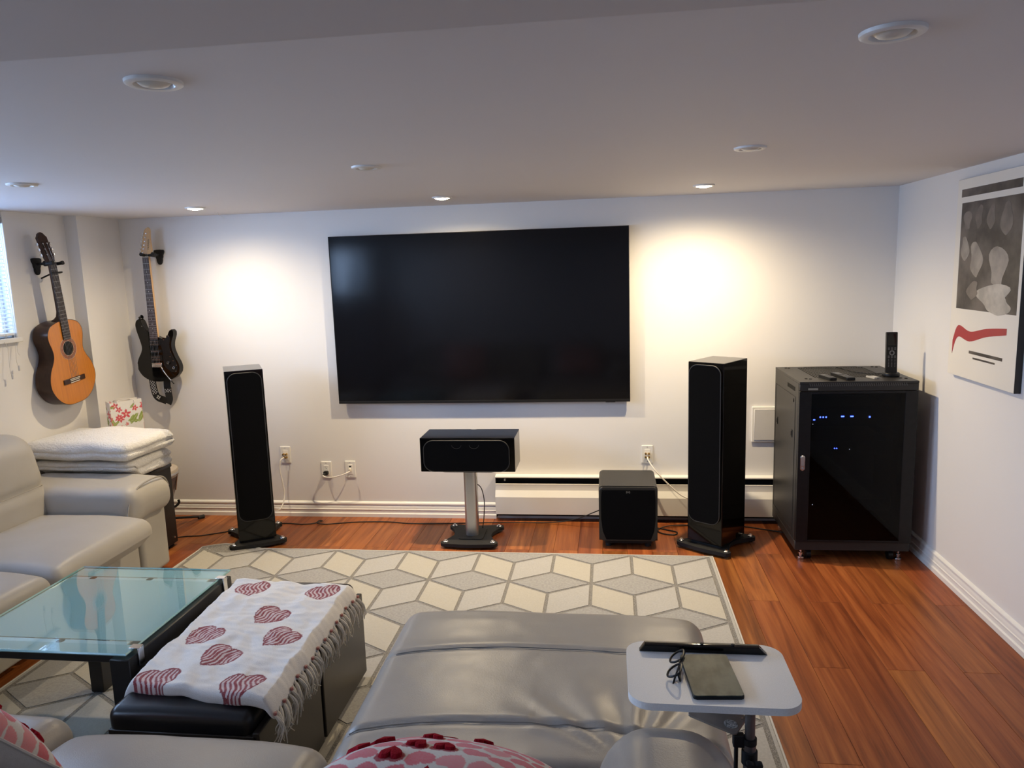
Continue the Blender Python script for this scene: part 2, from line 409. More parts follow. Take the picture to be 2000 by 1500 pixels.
# walls
b = NB(); box(b, XL - 0.1, XR + 0.1, 0.0, 0.1, -0.08, H)
struct(obj('wall_back', b, WALL), 'white painted wall behind the television')
b = NB(); box(b, XR, XR + 0.1, YR - 0.1, 0.0, -0.08, H)
struct(obj('wall_right', b, WALL), 'white painted wall that carries the poster')
b = NB(); box(b, XL - 0.1, XR, YR - 0.1, YR, -0.08, H)
struct(obj('wall_rear', b, WALL), 'white painted wall behind the viewer')
WY0, WY1, WZ0, WZ1 = -3.10, -0.90, 1.345, 2.02
b = NB()
box(b, XL - 0.1, XL, YR, -5.55, -0.08, H); box(b, XL - 0.1, XL, -4.25, WY0, -0.08, H); box(b, XL - 0.1, XL, -5.55, -4.25, -0.08, 1.34); box(b, XL - 0.1, XL, -5.55, -4.25, 1.95, H); box(b, XL - 0.1, XL, WY1, 0, -0.08, H)
box(b, XL - 0.1, XL, WY0, WY1, -0.08, WZ0); box(b, XL - 0.1, XL, WY0, WY1, WZ1, H)
struct(obj('wall_left', b, WALL), 'white painted wall with the window and the acoustic guitar')
b = NB(); box(b, XL, XC, -0.405, 0.0, 0.0, H)
struct(obj('wall_corner', b, WALL), 'white boxed-out chase in the left corner')
b = NB(); box(b, XL - 0.1, XR + 0.1, YR - 0.1, 0.1, H, H + 0.1)
struct(obj('ceiling', b, CEIL), 'low white painted ceiling')
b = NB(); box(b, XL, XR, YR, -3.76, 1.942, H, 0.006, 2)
struct(obj('ceiling_bulkhead', b, mat('bulkhead_tone', (0.70, 0.665, 0.645), 0.7, bump=(160, 0.08, 0.001), var=(2.0, 0.25, (0.67, 0.635, 0.62)))), 'lower bulkhead of the ceiling above the viewer')  # colour slightly darker and warmer than the ceiling
# skirting
PROF = [(0, 0), (0.021, 0), (0.021, 0.024), (0.0175, 0.027), (0.014, 0.029), (0.014, 0.047), (0.0165, 0.050), (0.0165, 0.054), (0.0125, 0.057), (0.0125, 0.066), (0.0105, 0.074), (0.0085, 0.079), (0.0085, 0.084), (0.0125, 0.087), (0.0125, 0.094), (0.010, 0.099), (0.005, 0.104), (0, 0.106)]
b = NB(); prism(b, [(-d, z) for d, z in PROF], XC, 0.064, 'yz')
struct(obj('baseboard_back', b, TRIMW, smooth=25), 'white moulded skirting under the television')
b = NB(); prism(b, [(XR - d, z) for d, z in PROF], YR, 0.0, 'xz')
struct(obj('baseboard_right', b, TRIMW, smooth=25), 'white moulded skirting along the poster wall')
b = NB(); prism(b, [(XL + d, z) for d, z in PROF], YR, -0.405, 'xz')
struct(obj('baseboard_left', b, TRIMW, smooth=25), 'white moulded skirting along the window wall')
# window with blinds
w = bpy.data.objects.new('window_1', None); COL.objects.link(w); w.location = (XL, (WY0 + WY1) / 2, WZ0)
struct(w, 'window with white blinds in the left wall')
hw, hh = (WY1 - WY0) / 2, WZ1 - WZ0
b = NB()
for y0, y1, z0, z1 in ((-hw, hw, 0, 0.035), (-hw, hw, hh - 0.035, hh), (-hw, -hw + 0.035, 0.035, hh - 0.035), (hw - 0.035, hw, 0.035, hh - 0.035), (-0.02, 0.02, 0.035, hh - 0.035)):
    box(b, -0.095, -0.045, y0, y1, z0, z1, 0.003, 1)
obj('window_frame', b, WHITEP, w)
for s in (-1, 1):
    b = NB(); box(b, -0.075, -0.070, min(s * 0.02, s * (hw - 0.035)), max(s * 0.02, s * (hw - 0.035)), 0.035, hh - 0.035)
    obj('pane', b, thin_glass('window_glass', (0.92, 0.96, 1.0)), w)
b = NB()
for y0, y1, z0, z1 in ((hw, hw + 0.014, -0.01, hh + 0.02), (-hw - 0.014, -hw, -0.01, hh + 0.02)): box(b, 0, 0.012, y0, y1, z0, z1, 0.002, 1)
obj('casing', b, WHITEP, w)
b = NB(); box(b, -0.04, 0.03, -hw - 0.02, hw + 0.02, -0.026, 0.0, 0.004, 2); obj('window_sill', b, WHITEP, w)
b = NB(); box(b, -0.036, 0.012, -hw + 0.004, hw - 0.004, hh - 0.045, hh - 0.008, 0.004, 2); obj('headrail', b, mat('blind_rail_grey', (0.30, 0.31, 0.33), 0.5, var=(20, 0.3, (0.26, 0.27, 0.29)), bump=(60, 0.03)), w)
SLAT = translucent('blind_slat', (0.82, 0.86, 0.92), 0.45)
b = NB()
prism(b, [(-0.013 + 0.026 * i / 6, 0.0022 * (1 - ((i - 3) / 3) ** 2)) for i in range(7)] + [(0.013 - 0.026 * i / 6, 0.0022 * (1 - ((3 - i) / 3) ** 2) - 0.0009) for i in range(7)], -hw + 0.006, hw - 0.006, 'xz', M=Matrix.Rotation(math.radians(12), 4, 'Y'))
s0 = obj('slat', b, SLAT, w); nsl = int((hh - 0.10) / 0.0215)
s0.location = (-0.014, 0, 0.05)
for i in range(1, nsl + 1):
    c = s0.copy(); COL.objects.link(c); c.location = (-0.014, 0, 0.05 + 0.0215 * i)
b = NB(); box(b, -0.030, 0.004, -hw + 0.006, hw - 0.006, 0.012, 0.028, 0.004, 2); obj('bottom_rail', b, WHITEP, w)
b = NB()
for dy, zb in ((0.03, -0.10), (0.045, -0.16), (0.10, -0.20), (0.11, -0.05)):
    tube(b, [(0.016, hw - dy, hh - 0.03), (0.018, hw - dy, hh * 0.5), (0.022, hw - dy + 0.012, 0.02), (0.034, hw - dy - 0.01, zb + 0.03), (0.036, hw - dy, zb)], 0.0013, 5, smooth=6)
tube(b, [(0.036, hw - 0.045, -0.155), (0.036, hw - 0.045, -0.185)], 0.006, 8); tube(b, [(0.036, hw - 0.10, -0.195), (0.036, hw - 0.10, -0.225)], 0.006, 8)
obj('blind_cord', b, CABLEW, w)

w = bpy.data.objects.new('added_window', None); COL.objects.link(w); w.location = (XL, -4.90, 1.34)  # unseen window, added so that more light reaches the foreground
struct(w, 'unseen window added in the left wall to brighten the foreground')
b = NB()
for y0, y1, z0, z1 in ((-0.65, 0.65, 0, 0.035), (-0.65, 0.65, 0.575, 0.61), (-0.65, -0.615, 0.035, 0.575), (0.615, 0.65, 0.035, 0.575), (-0.02, 0.02, 0.035, 0.575)):
    box(b, -0.095, -0.045, y0, y1, z0, z1, 0.003, 1)
obj('window_frame', b, WHITEP, w)
for s in (-1, 1):
    b = NB(); box(b, -0.075, -0.070, min(s * 0.02, s * 0.615), max(s * 0.02, s * 0.615), 0.035, 0.575); obj('pane', b, thin_glass('window_glass', (0.92, 0.96, 1.0)), w)
b = NB(); box(b, -0.04, 0.03, -0.67, 0.67, -0.026, 0.0, 0.004, 2); obj('window_sill', b, WHITEP, w)

# ------------------------------------------------------------------ ceiling lamps
BULBOFF = mat('lamp_lens_off', (0.66, 0.63, 0.56), 0.3, var=(60, 0.3, (0.58, 0.55, 0.50)), bump=(90, 0.05))
BULBON = mat('lamp_lens_on', (1, 0.9, 0.7), 0.4, emit=((1.0, 0.86, 0.60), 60.0), bump=(90, 0.05))
def make_lamp(on, label):
    t = thing('recessed_ceiling_lamp', label, 'ceiling lamp', group='recessed ceiling lamps')
    b = NB(); lathe(b, [(0.036, -0.0015), (0.040, -0.0075), (0.050, -0.009), (0.0555, -0.006), (0.0565, 0.0)], 40, cap=False); obj('trim_ring', b, WHITEP, t)
    b = NB(); lathe(b, [(0.036, -0.0015), (0.034, -0.0010), (0.030, -0.0006)], 40, cap=False); obj('baffle', b, BULBON if False else WHITEP, t)
    q = 1.2 if on else 1.0
    b = NB(); lathe(b, [(0.034 * q, -0.0020 - 0.006 * (q > 1)), (0.026 * q, -0.0085 * q), (0.013 * q, -0.0120 * q), (0.0, -0.0125 * q)], 32, cap=False); obj('bulb', b, BULBON if on else BULBOFF, t)
    return t
off0 = make_lamp(False, 'x'); on0 = make_lamp(True, 'x')
LX, LY = (-1.545, -0.095, 1.325), (-0.52, -1.87, -3.23)
ON = [('lit ceiling lamp nearest the guitars', LX[0], -0.57), ('lit ceiling lamp above the television', LX[1], -0.54), ('lit ceiling lamp above the right floor speaker', LX[2], -0.57)]
OFF = [('unlit ceiling lamp at the far left beside the window', LX[0], LY[1]), ('unlit ceiling lamp in the middle of the ceiling, in front of the television', LX[1], LY[1]),
       ('unlit ceiling lamp just in front of the right lit one', LX[2], LY[1]), ('large near unlit ceiling lamp at the upper left', LX[1], LY[2]), ('large near unlit ceiling lamp at the upper right', LX[2], LY[2])]
for i, (lb, x, y) in enumerate(ON):
    o = on0 if i == 0 else dup(on0, lb)
    o['label'] = lb; o.location = (x, y, H)
    l = bpy.data.lights.new('lamp_light', 'SPOT'); l.energy = LAMP_W; l.color = LAMP_COL; l.spot_size = math.radians(166); l.spot_blend = 1.0; l.shadow_soft_size = 0.016
    lo = bpy.data.objects.new('lamp_light', l); COL.objects.link(lo); lo.parent = o; lo.location = (0, 0, -0.020)
for i, (lb, x, y) in enumerate(OFF):
    o = off0 if i == 0 else dup(off0, lb)
    o['label'] = lb; o.location = (x, y, H)
b = NB(); tube(b, [(-1.60, -0.22, H), (-1.59, -0.22, H - 0.02), (-1.57, -0.22, H - 0.028), (-1.555, -0.22, H - 0.045)], 0.0018, 6, smooth=5)
tag(obj('ceiling_wire', b, CABLEW), 'short curl of white wire hanging from the ceiling', 'wire')

# ------------------------------------------------------------------ television
t = thing('television', 'large flat black television mounted on the back wall', 'television', (-0.006, 0, 1.3328))
W2, H2 = 1.907 / 2, 1.088 / 2
b = NB(); box(b, -0.62, 0.62, -0.016, -0.0005, -0.40, 0.40, 0.002, 1); obj('wall_mount', b, MATTB, t)
b = NB(); box(b, -W2 + 0.04, W2 - 0.04, -0.034, -0.014, -H2 + 0.0, H2 - 0.02, 0.006, 2); obj('rear_housing', b, MATTB, t)
b = NB()
for x0, x1, z0, z1 in ((-W2, W2, H2 - 0.005, H2), (-W2, -W2 + 0.005, -H2 + 0.017, H2 - 0.005), (W2 - 0.005, W2, -H2 + 0.017, H2 - 0.005)): box(b, x0, x1, -0.045, -0.030, z0, z1, 0.001, 1)
box(b, -W2, W2, -0.036, -0.030, -H2, H2, 0.001, 1)
obj('bezel', b, SATINB, t)
b = NB(); box(b, -W2, W2, -0.046, -0.030, -H2, -H2 + 0.017, 0.002, 2); obj('bottom_strip', b, mat('tv_trim', (0.02, 0.02, 0.022), 0.35, metal=0.5, var=(30, 0.3, (0.03, 0.03, 0.032)), bump=(100, 0.02)), t)
b = NB(); box(b, -W2 + 0.005, W2 - 0.005, -0.0425, -0.036, -H2 + 0.017, H2 - 0.005); obj('screen', b, SCREEN, t)
b = NB(); box(b, 0.80, 0.86, -0.044, -0.034, -H2 - 0.004, -H2 + 0.002, 0.001, 1); obj('sensor_bar', b, SATINB, t)

# ------------------------------------------------------------------ loudspeakers
def notched(w, d, r, nw, nd):
    """plan of a cabinet: rounded corners, a shallow notch in the rear edge"""
    pts = rrect(w, d, r, n=4); out = []
    # rear edge is +y, between corner (1,1) end and corner (-1,1) start
    for i, p in enumerate(pts):
        out.append(p)
        if i == 4:
            out += [(nw / 2, d / 2)] + [(nw / 2 * math.cos(a), d / 2 - nd * math.sin(a)) for a in [PI * k / 8 for k in range(1, 8)]] + [(-nw / 2, d / 2)]
    return out
def dogbone(w, d, waist, r, bow=0.012):
    """foot plate: four rounded lobes, bowed front, sides drawn in"""
    lw, ld = w / 2 - r, d / 2 - r; P = []
    P.append((0, -d / 2 - bow))
    P += [(lw * 0.6, -d / 2 - bow * 0.5)]
    for k in range(7):
        a = math.radians(-80 + 150 * k / 6); P.append((lw + r * math.cos(a), -ld + r * math.sin(a)))
    P += [(waist / 2 + 0.012, -ld * 0.35), (waist / 2, 0), (waist / 2 + 0.012, ld * 0.35)]
    for k in range(7):
        a = math.radians(-70 + 150 * k / 6); P.append((lw + r * math.cos(a), ld + r * math.sin(a)))
    P += [(lw * 0.5, d / 2 - 0.012), (0, d / 2 - 0.018)]
    right = P[1:-1]
    full = [P[0]] + right + [P[-1]] + [(-x, y) for x, y in right[::-1]]
    return [tuple(v[:2]) for v in spline([(x, y, 0) for x, y in full], 3, True)]
def spike(parent, x, y, top):
    b = NB(); M = Matrix.Translation((x, y, 0))
    lathe(b, [(0.004, 0.0), (0.012, 0.001), (0.013, 0.006), (0.006, 0.010), (0.006, top - 0.004)], 18, M)
    lathe(b, [(0.015, top), (0.016, top + 0.003), (0.013, top + 0.007), (0.008, top + 0.009), (0.008, top + 0.013), (0.0, top + 0.014)], 18, M)
    obj('spike', b, CHROME, parent)
def tower(label, x, y, rz):
    t = thing('floor_speaker', label, 'speaker', (x, y, 0), rz, 'pair of floor speakers')
    w, d = 0.218, 0.285
    b = NB(); prism(b, notched(w, d, 0.006, 0.055, 0.010), 0.05, 1.095, 'xy', 0.003, 2); obj('cabinet', b, GLOSSB, t)
    b = NB(); prism(b, rrect(w - 0.03, d - 0.03, 0.01), 0.036, 0.0505, 'xy'); obj('plinth', b, MATTB, t)
    g = NB(); prism(g, rrect(0.192, 0.905, 0.052, 0, 0.6275, 10), -d / 2 - 0.012, -d / 2 + 0.001, 'xz', 0.004, 3, bevel_caps=(True, False)); gr = obj('grille', g, CLOTHB, t)
    g = NB(); P = rrect(0.1925, 0.9055, 0.052, 0, 0.6275, 10); tube(g, [(a, -d / 2 - 0.010, c) for a, c in P], 0.0028, 6, closed=True); obj('grille_rim', g, GREYB, gr)
    b = NB(); prism(b, dogbone(0.335, 0.36, 0.20, 0.026), 0.014, 0.036, 'xy', 0.005, 3); ft = obj('foot_plate', b, MATTB, t)
    for sx in (-1, 1):
        for sy in (-1, 1): spike(ft, sx * 0.141, sy * 0.153, 0.036)
    b = NB(); box(b, w / 2 - 0.001, w / 2 + 0.003, 0.02, 0.06, 0.16, 0.24, 0.001, 1)
    for z in (0.175, 0.22): cyl(b, (w / 2, 0.10, z), (w / 2 + 0.004, 0.10, z), 0.004, n=12)
    b.free()
    b = NB(); box(b, -0.06, 0.06, d / 2 - 0.001, d / 2 + 0.004, 0.13, 0.27, 0.002, 1); tp = obj('terminal_panel', b, SATINB, t)
    for sx in (-0.025, 0.025):
        for z in (0.17, 0.21):
            b = NB(); cyl(b, (sx, d / 2 + 0.003, z), (sx, d / 2 + 0.022, z), 0.007, n=14); obj('binding_post', b, GOLD, tp)
    return t
tower('glossy black floor speaker left of the television', -1.400, -0.462, math.radians(29.5))
tower('glossy black floor speaker right of the television beside the rack', 1.430, -0.419, math.radians(-35.6))

# centre speaker and its stand
t = thing('center_speaker', 'wide black speaker lying on a metal stand below the television', 'speaker', (-0.0215, -0.375, 0.456))
b = NB(); prism(b, notched(0.569, 0.25, 0.005, 0.06, 0.010), 0.0, 0.205, 'xy', 0.003, 2); obj('cabinet', b, GLOSSB, t)
g = NB(); prism(g, rrect(0.512, 0.186, 0.058, -0.004, 0.0985, 10), -0.137, -0.124, 'xz', 0.004, 3, bevel_caps=(True, False)); gr = obj('grille', g, CLOTHB, t)
g = NB(); tube(g, [(a, -0.135, c) for a, c in rrect(0.513, 0.187, 0.058, -0.004, 0.0985, 10)], 0.003, 6, closed=True); obj('grille_rim', g, GREYB, gr)
for cx in (-0.06, 0.045):
    g = NB(); tube(g, [(cx + 0.028 * math.cos(a), -0.1375, 0.165 - 0.02 * math.sin(a)) for a in [PI * k / 10 for k in range(11)]], 0.0008, 5); obj('driver_outline', g, GREYB, gr)
t = thing('speaker_stand', 'silver column stand with a black foot plate under the wide speaker', 'speaker stand', (-0.024, -0.40, 0))
b = NB(); prism(b, dogbone(0.345, 0.34, 0.225, 0.030), 0.014, 0.034, 'xy', 0.006, 3); ft = obj('foot_plate', b, MATTB, t)
for sx in (-1, 1):
    for sy in (-1, 1): spike(ft, sx * 0.142, sy * 0.138, 0.034)
b = NB(); prism(b, rrect(0.15, 0.20, 0.02), 0.0335, 0.040, 'xy', 0.003, 2); obj('column_foot', b, MATTB, t)
b = NB(); prism(b, rrect(0.080, 0.054, 0.026, 0, -0.022, 8), 0.0395, 0.447, 'xy'); obj('column', b, ALU, t)
b = NB(); prism(b, rrect(0.050, 0.07, 0.012, 0.004, 0.033, 5), 0.0395, 0.447, 'xy'); obj('column_rear', b, ALUD, t)
b = NB(); prism(b, [(v[0], v[1]) for v in rrect(0.36, 0.20, 0.04, 0, 0.02)], 0.447, 0.4555, 'xy', 0.003, 2); obj('top_plate', b, MATTB, t)
b = NB(); tube(b, [(0.022, 0.064, 0.335), (0.048, 0.080, 0.30), (0.062, 0.085, 0.22), (0.058, 0.08, 0.12), (0.05, 0.075, 0.06), (0.045, 0.09, 0.042)], 0.003, 7, smooth=6); obj('stand_cable', b, CABLEB, t)

# subwoofer
t = thing('subwoofer', 'square black subwoofer on the floor beside the right floor speaker', 'subwoofer', (0.918, -0.34, 0))
b = NB(); prism(b, [(-0.169, 0.048), (0.169, 0.048)] + [(a, c) for a, c in [(0.169, 0.352), (0.168, 0.362), (0.163, 0.371), (0.154, 0.377), (0.145, 0.378), (-0.145, 0.378), (-0.154, 0.377), (-0.163, 0.371), (-0.168, 0.362), (-0.169, 0.352)]], -0.165, 0.17, 'xz', 0.002, 2); obj('cabinet', b, ASHB, t)
b = NB(); prism(b, rrect(0.330, 0.322, 0.018, 0, 0.212, 6), -0.182, -0.164, 'xz', 0.006, 3, bevel_caps=(True, False)); gf = obj('grille_frame', b, mat('sub_frame', (0.012, 0.012, 0.013), 0.45, var=(60, 0.4, (0.016, 0.016, 0.017)), bump=(300, 0.05)), t)
ol = [(-0.152, 0.36), (0.152, 0.36), (0.156, 0.30), (0.156, 0.18), (0.148, 0.11), (0.128, 0.058), (-0.128, 0.058), (-0.148, 0.11), (-0.156, 0.18), (-0.156, 0.30)]
b = NB(); prism(b, ol, -0.186, -0.175, 'xz', 0.003, 2, bevel_caps=(True, False)); gr = obj('grille', b, CLOTHB, gf)
text_mesh('logo', 'SVS', 0.016, mat('logo_grey', (0.35, 0.35, 0.35), 0.4, metal=0.5, var=(50, 0.3, (0.3, 0.3, 0.3)), bump=(50, 0.02)), gf, FRONT((0.0, -0.1865, 0.345)))
b = NB(); box(b, -0.135, 0.135, -0.14, 0.14, 0.02, 0.0485); obj('underside', b, MATTB, t)
for sx in (-1, 1):
    for sy in (-1, 1):
        b = NB(); lathe(b, [(0.017, 0), (0.019, 0.003), (0.016, 0.021)], 18, Matrix.Translation((sx * 0.115, sy * 0.12, 0))); obj('rubber_foot', b, MATTB, t)
b = NB(); box(b, -0.12, 0.12, 0.168, 0.174, 0.08, 0.34, 0.002, 1); obj('amplifier_plate', b, SATINB, t)

# ------------------------------------------------------------------ equipment rack
t = thing('equipment_rack', 'black equipment rack cabinet with a dark glass door in the right corner', 'rack', (2.1165, -0.365, 0))
w2, d2, z0, z1 = 0.298, 0.285, 0.062, 1.0
b = NB()
box(b, -w2, w2, -d2 + 0.002, d2, z0, z0 + 0.05, 0.003, 1); fr = obj('base_frame', b, RACKB, t)
b = NB(); box(b, -w2 + 0.01, w2 - 0.01, d2 - 0.012, d2, z0 + 0.05, z1 - 0.05); obj('rear_panel', b, RACKB, t)
for s in (-1, 1):
    b = NB(); box(b, min(s * w2, s * (w2 - 0.010)), max(s * w2, s * (w2 - 0.010)), -d2 + 0.018, d2, z0 + 0.0495, z1 - 0.0115, 0.002, 1); sp = obj('side_panel', b, RACKB, t)
    if s < 0:
        e = -w2
        b = NB()
        P = [(-0.215, 0.15), (-0.215, 0.905), (0.255, 0.905), (0.255, 0.15)]
        tube(b, [(e - 0.0002, a, c) for a, c in P], 0.0016, 5, closed=True); obj('removable_panel_edge', b, DARK, sp)
        b = NB()
        for k in range(11):
            y0 = -0.20 + k * 0.016; box(b, e - 0.0012, e + 0.001, y0, y0 + 0.010, 0.935, 0.958)
        obj('side_vent', b, DARK, sp)
        for yy, zz in ((0.205, 0.69), (-0.15, 0.69)):
            b = NB(); box(b, e - 0.003, e + 0.001, yy - 0.014, yy + 0.014, zz - 0.022, zz + 0.022, 0.002, 1); lt = obj('latch', b, SATINB, sp)
            b = NB(); box(b, e - 0.0045, e, yy - 0.003, yy + 0.003, zz - 0.012, zz + 0.012); obj('latch_slider', b, DARK, lt)
        b = NB(); cyl(b, (e + 0.001, -0.17, 0.88), (e - 0.003, -0.17, 0.88), 0.010, n=20); obj('lock', b, SATINB, sp)
# top: frame with slotted centre
b = NB()
for x0, x1, y0, y1 in ((-w2, w2, -d2 - 0.012, -d2 + 0.13), (-w2, w2, d2 - 0.05, d2), (-w2, -0.185, -d2 + 0.13, d2 - 0.05), (0.185, w2, -d2 + 0.13, d2 - 0.05)): box(b, x0, x1, y0, y1, z1 - 0.012, z1)
box(b, -w2, w2, -d2 - 0.012, -d2 + 0.006, z1 - 0.05, z1 - 0.0121, 0.003, 1)
tp = obj('top_panel', b, RACKB, t)
b = NB(); box(b, -0.19, 0.19, -d2 + 0.12, d2 - 0.06, z1 - 0.06, z1 - 0.056); obj('fan_tray', b, DARK, tp)
b = NB(); box(b, -0.14, 0.16, d2 - 0.035, d2 - 0.012, z1 - 0.004, z1 + 0.0006); obj('cable_slot', b, DARK, tp)
n = 27
bb = NB(); prism(bb, [(-0.0030, 0), (0.0030, 0), (0.0030, 1), (-0.0030, 1)], z1 - 0.007, z1 - 0.001, 'xy'); 
for v in bb.verts: v.co.y = -d2 + 0.13 + v.co.y * (2 * d2 - 0.18)
sl0 = obj('vent_bar', bb, RACKB, tp); sl0.location = (-0.185, 0, 0)
for k in range(1, n):
    c = sl0.copy(); COL.objects.link(c); c.location = (-0.185 + k * 0.37 / (n - 1), 0, 0)
b = NB()
for k in range(46):
    x = -0.245 + k * 0.0107; M = Matrix.Translation((x, -d2 - 0.0125, z1 - 0.016)) @ Matrix.Rotation(math.radians(-20), 4, 'Y'); box(b, -0.0024, 0.0024, -0.0008, 0.001, -0.0085, 0.0085, M=M)
o = obj('front_vents', b, mat('vent_grey', (0.07, 0.068, 0.064), 0.4, var=(60, 0.3, (0.06, 0.058, 0.054)), bump=(100, 0.02)), tp); o['kind'] = 'stuff'
b = NB(); box(b, -0.255, -0.205, -d2 - 0.014, -d2 - 0.011, z1 - 0.044, z1 - 0.033, 0.0008, 1); obj('badge', b, mat('badge_grey', (0.30, 0.30, 0.26), 0.4, metal=0.4, var=(80, 0.4, (0.22, 0.22, 0.19)), bump=(60, 0.03)), tp)
for x, y in ((-0.24, -0.19), (-0.22, -0.20), (0.24, -0.20), (0.262, -0.215), (0.24, 0.235), (0.26, 0.225), (-0.25, 0.235), (-0.235, 0.225)):
    b = NB(); lathe(b, [(0.008, 0), (0.007, 0.003), (0, 0.0035)], 14, Matrix.Translation((x, y, z1))); obj('screw_plug', b, DARK, tp)
# door
dz0, dz1, yf = z0 + 0.052, z1 - 0.052, -d2 - 0.004
b = NB()
for x0, x1, a, c in ((-w2, -w2 + 0.062, dz0, dz1), (w2 - 0.062, w2, dz0, dz1), (-w2 + 0.062, w2 - 0.062, dz0, dz0 + 0.012), (-w2 + 0.062, w2 - 0.062, dz1 - 0.012, dz1)): box(b, x0, x1, yf - 0.008, yf + 0.014, a, c, 0.0015, 1)
dr = obj('door', b, SATINB, t)
b = NB(); box(b, -w2 + 0.060, w2 - 0.060, yf - 0.006, yf - 0.002, dz0 + 0.010, dz1 - 0.010); obj('pane', b, thin_glass('tinted_glass', (0.20, 0.20, 0.21), 1.22, 0.0), dr)
b = NB(); prism(b, rrect(0.024, 0.085, 0.011, -w2 + 0.024, 0.56, 6), yf - 0.016, yf - 0.007, 'xz', 0.003, 2, bevel_caps=(True, False)); hd = obj('handle', b, CHROME, dr)
b = NB(); prism(b, rrect(0.014, 0.052, 0.006, -w2 + 0.024, 0.57, 6), yf - 0.019, yf - 0.015, 'xz', 0.0015, 2, bevel_caps=(True, False)); cyl(b, (-w2 + 0.024, yf - 0.0155, 0.533), (-w2 + 0.024, yf - 0.019, 0.533), 0.005, n=14); obj('handle_lever', b, ALU, hd)
for sx in (-1, 1):
    for sy in (-1, 1):
        b = NB(); M = Matrix.Translation((sx * 0.255, sy * 0.245, 0))
        lathe(b, [(0.018, 0), (0.020, 0.004), (0.018, 0.014), (0.009, 0.018), (0.009, 0.028), (0.013, 0.030), (0.013, 0.038), (0.006, 0.040), (0.006, z0 + 0.001)], 20, M); obj('levelling_foot', b, CHROME, t)
        if sy < 0:
            b = NB(); cyl(b, (sx * 0.215 - 0.012, sy * 0.235, 0.027), (sx * 0.215 + 0.012, sy * 0.235, 0.027), 0.026, n=24); box(b, sx * 0.215 - 0.016, sx * 0.215 + 0.016, sy * 0.235 - 0.012, sy * 0.235 + 0.012, 0.045, z0 + 0.001); obj('caster', b, SATINB, t)
b = NB()
for sx in (-1, 1): box(b, sx * 0.235 - 0.012, sx * 0.235 + 0.012, -0.20, -0.185, z0 + 0.05, z1 - 0.05)
obj('mounting_rails', b, SATINB, t)
# devices standing inside the rack
BLUE = mat('blue_led', (0.02, 0.04, 0.9), 0.4, emit=((0.04, 0.08, 1.0), 160.0), bump=(50, 0.01))
WLED = mat('white_led', (0.8, 0.8, 0.9), 0.4, emit=((0.8, 0.9, 1.0), 12.0), bump=(50, 0.01))
RX0, RY0 = 2.1165, -0.365
def rackdev(name, label, cat, za, zb, leds, extra=None):
    t = thing(name, label, cat, (RX0, RY0, 0), 0)
    b = NB(); box(b, -0.215, 0.215, -0.175, 0.20, za, zb, 0.003, 1); obj('case', b, SATINB, t)
    b = NB(); box(b, -0.2225, 0.2225, -0.1845, -0.1755, za, zb, 0.002, 1); fp = obj('front_plate', b, mat('device_face', (0.016, 0.016, 0.018), 0.35, var=(30, 0.3, (0.012, 0.012, 0.014)), bump=(200, 0.03)), t)
    for (x, z, w, h, m) in leds:
        b = NB(); box(b, x - w / 2, x + w / 2, -0.1862, -0.1846, z - h / 2, z + h / 2); obj('indicator_light', b, m, fp)
    for s in (-1, 1):
        b = NB(); box(b, s * 0.2285 - 0.0055, s * 0.2285 + 0.0055, -0.184, 0.20, za - 0.012, za); obj('shelf_bracket', b, SATINB, t)
    return t
rackdev('amplifier', 'black amplifier with blue lights at the top of the rack', 'amplifier', 0.74, 0.84,
        [(-0.19, 0.772, 0.010, 0.005, BLUE), (-0.158, 0.787, 0.007, 0.007, BLUE), (-0.143, 0.787, 0.007, 0.007, BLUE), (-0.128, 0.787, 0.007, 0.007, BLUE), (-0.042, 0.790, 0.016, 0.007, BLUE), (0.006, 0.790, 0.016, 0.007, BLUE), (0.098, 0.787, 0.008, 0.008, BLUE), (-0.196, 0.742 + 0.006, 0.003, 0.003, WLED)])
rackdev('media_player', 'black player with two small blue dots in the middle of the rack', 'media player', 0.575, 0.655,
        [(-0.078, 0.612, 0.005, 0.005, BLUE), (-0.067, 0.612, 0.005, 0.005, BLUE), (0.0, 0.607, 0.003, 0.003, WLED)])
rackdev('power_conditioner', 'black unit at the bottom of the rack with one pale dot', 'power unit', 0.26, 0.33, [(-0.215 + 0.03, 0.29, 0.003, 0.003, WLED)])

# things lying on the rack
t = thing('handset_remote', 'tall black keypad remote standing upright in a round charging cradle', 'remote', (2.330, -0.50, 1.0))
b = NB(); lathe(b, [(0.042, 0.0), (0.044, 0.004), (0.044, 0.018), (0.041, 0.022), (0.0, 0.022)], 36); obj('cradle', b, SATINB, t)
RM = Matrix.Translation((0, 0.0, 0.018)) @ Matrix.Rotation(math.radians(-4), 4, 'X')
b = NB(); prism(b, rrect(0.056, 0.222, 0.004, 0, 0.111), -0.009, 0.009, 'xz', 0.002, 2, M=RM); bd = obj('handset', b, SATINB, t)
b = NB(); prism(b, rrect(0.046, 0.060, 0.002, 0, 0.183), -0.0096, -0.0085, 'xz', M=RM); obj('display', b, GLOSSB, bd)
KEY = mat('remote_key', (0.16, 0.16, 0.17), 0.5, var=(90, 0.3, (0.12, 0.12, 0.13)), bump=(90, 0.02))
b = NB()
for j, z in enumerate((0.136, 0.129, 0.093, 0.086, 0.076, 0.068, 0.060, 0.052, 0.044, 0.036)):
    for x in (-0.016, 0.0, 0.016): prism(b, rrect(0.009 if j < 4 else 0.0045, 0.003, 0.0012, x, z, 3), -0.0100, -0.0088, 'xz', M=RM)
kk = obj('keys', b, KEY, bd); kk['kind'] = 'stuff'
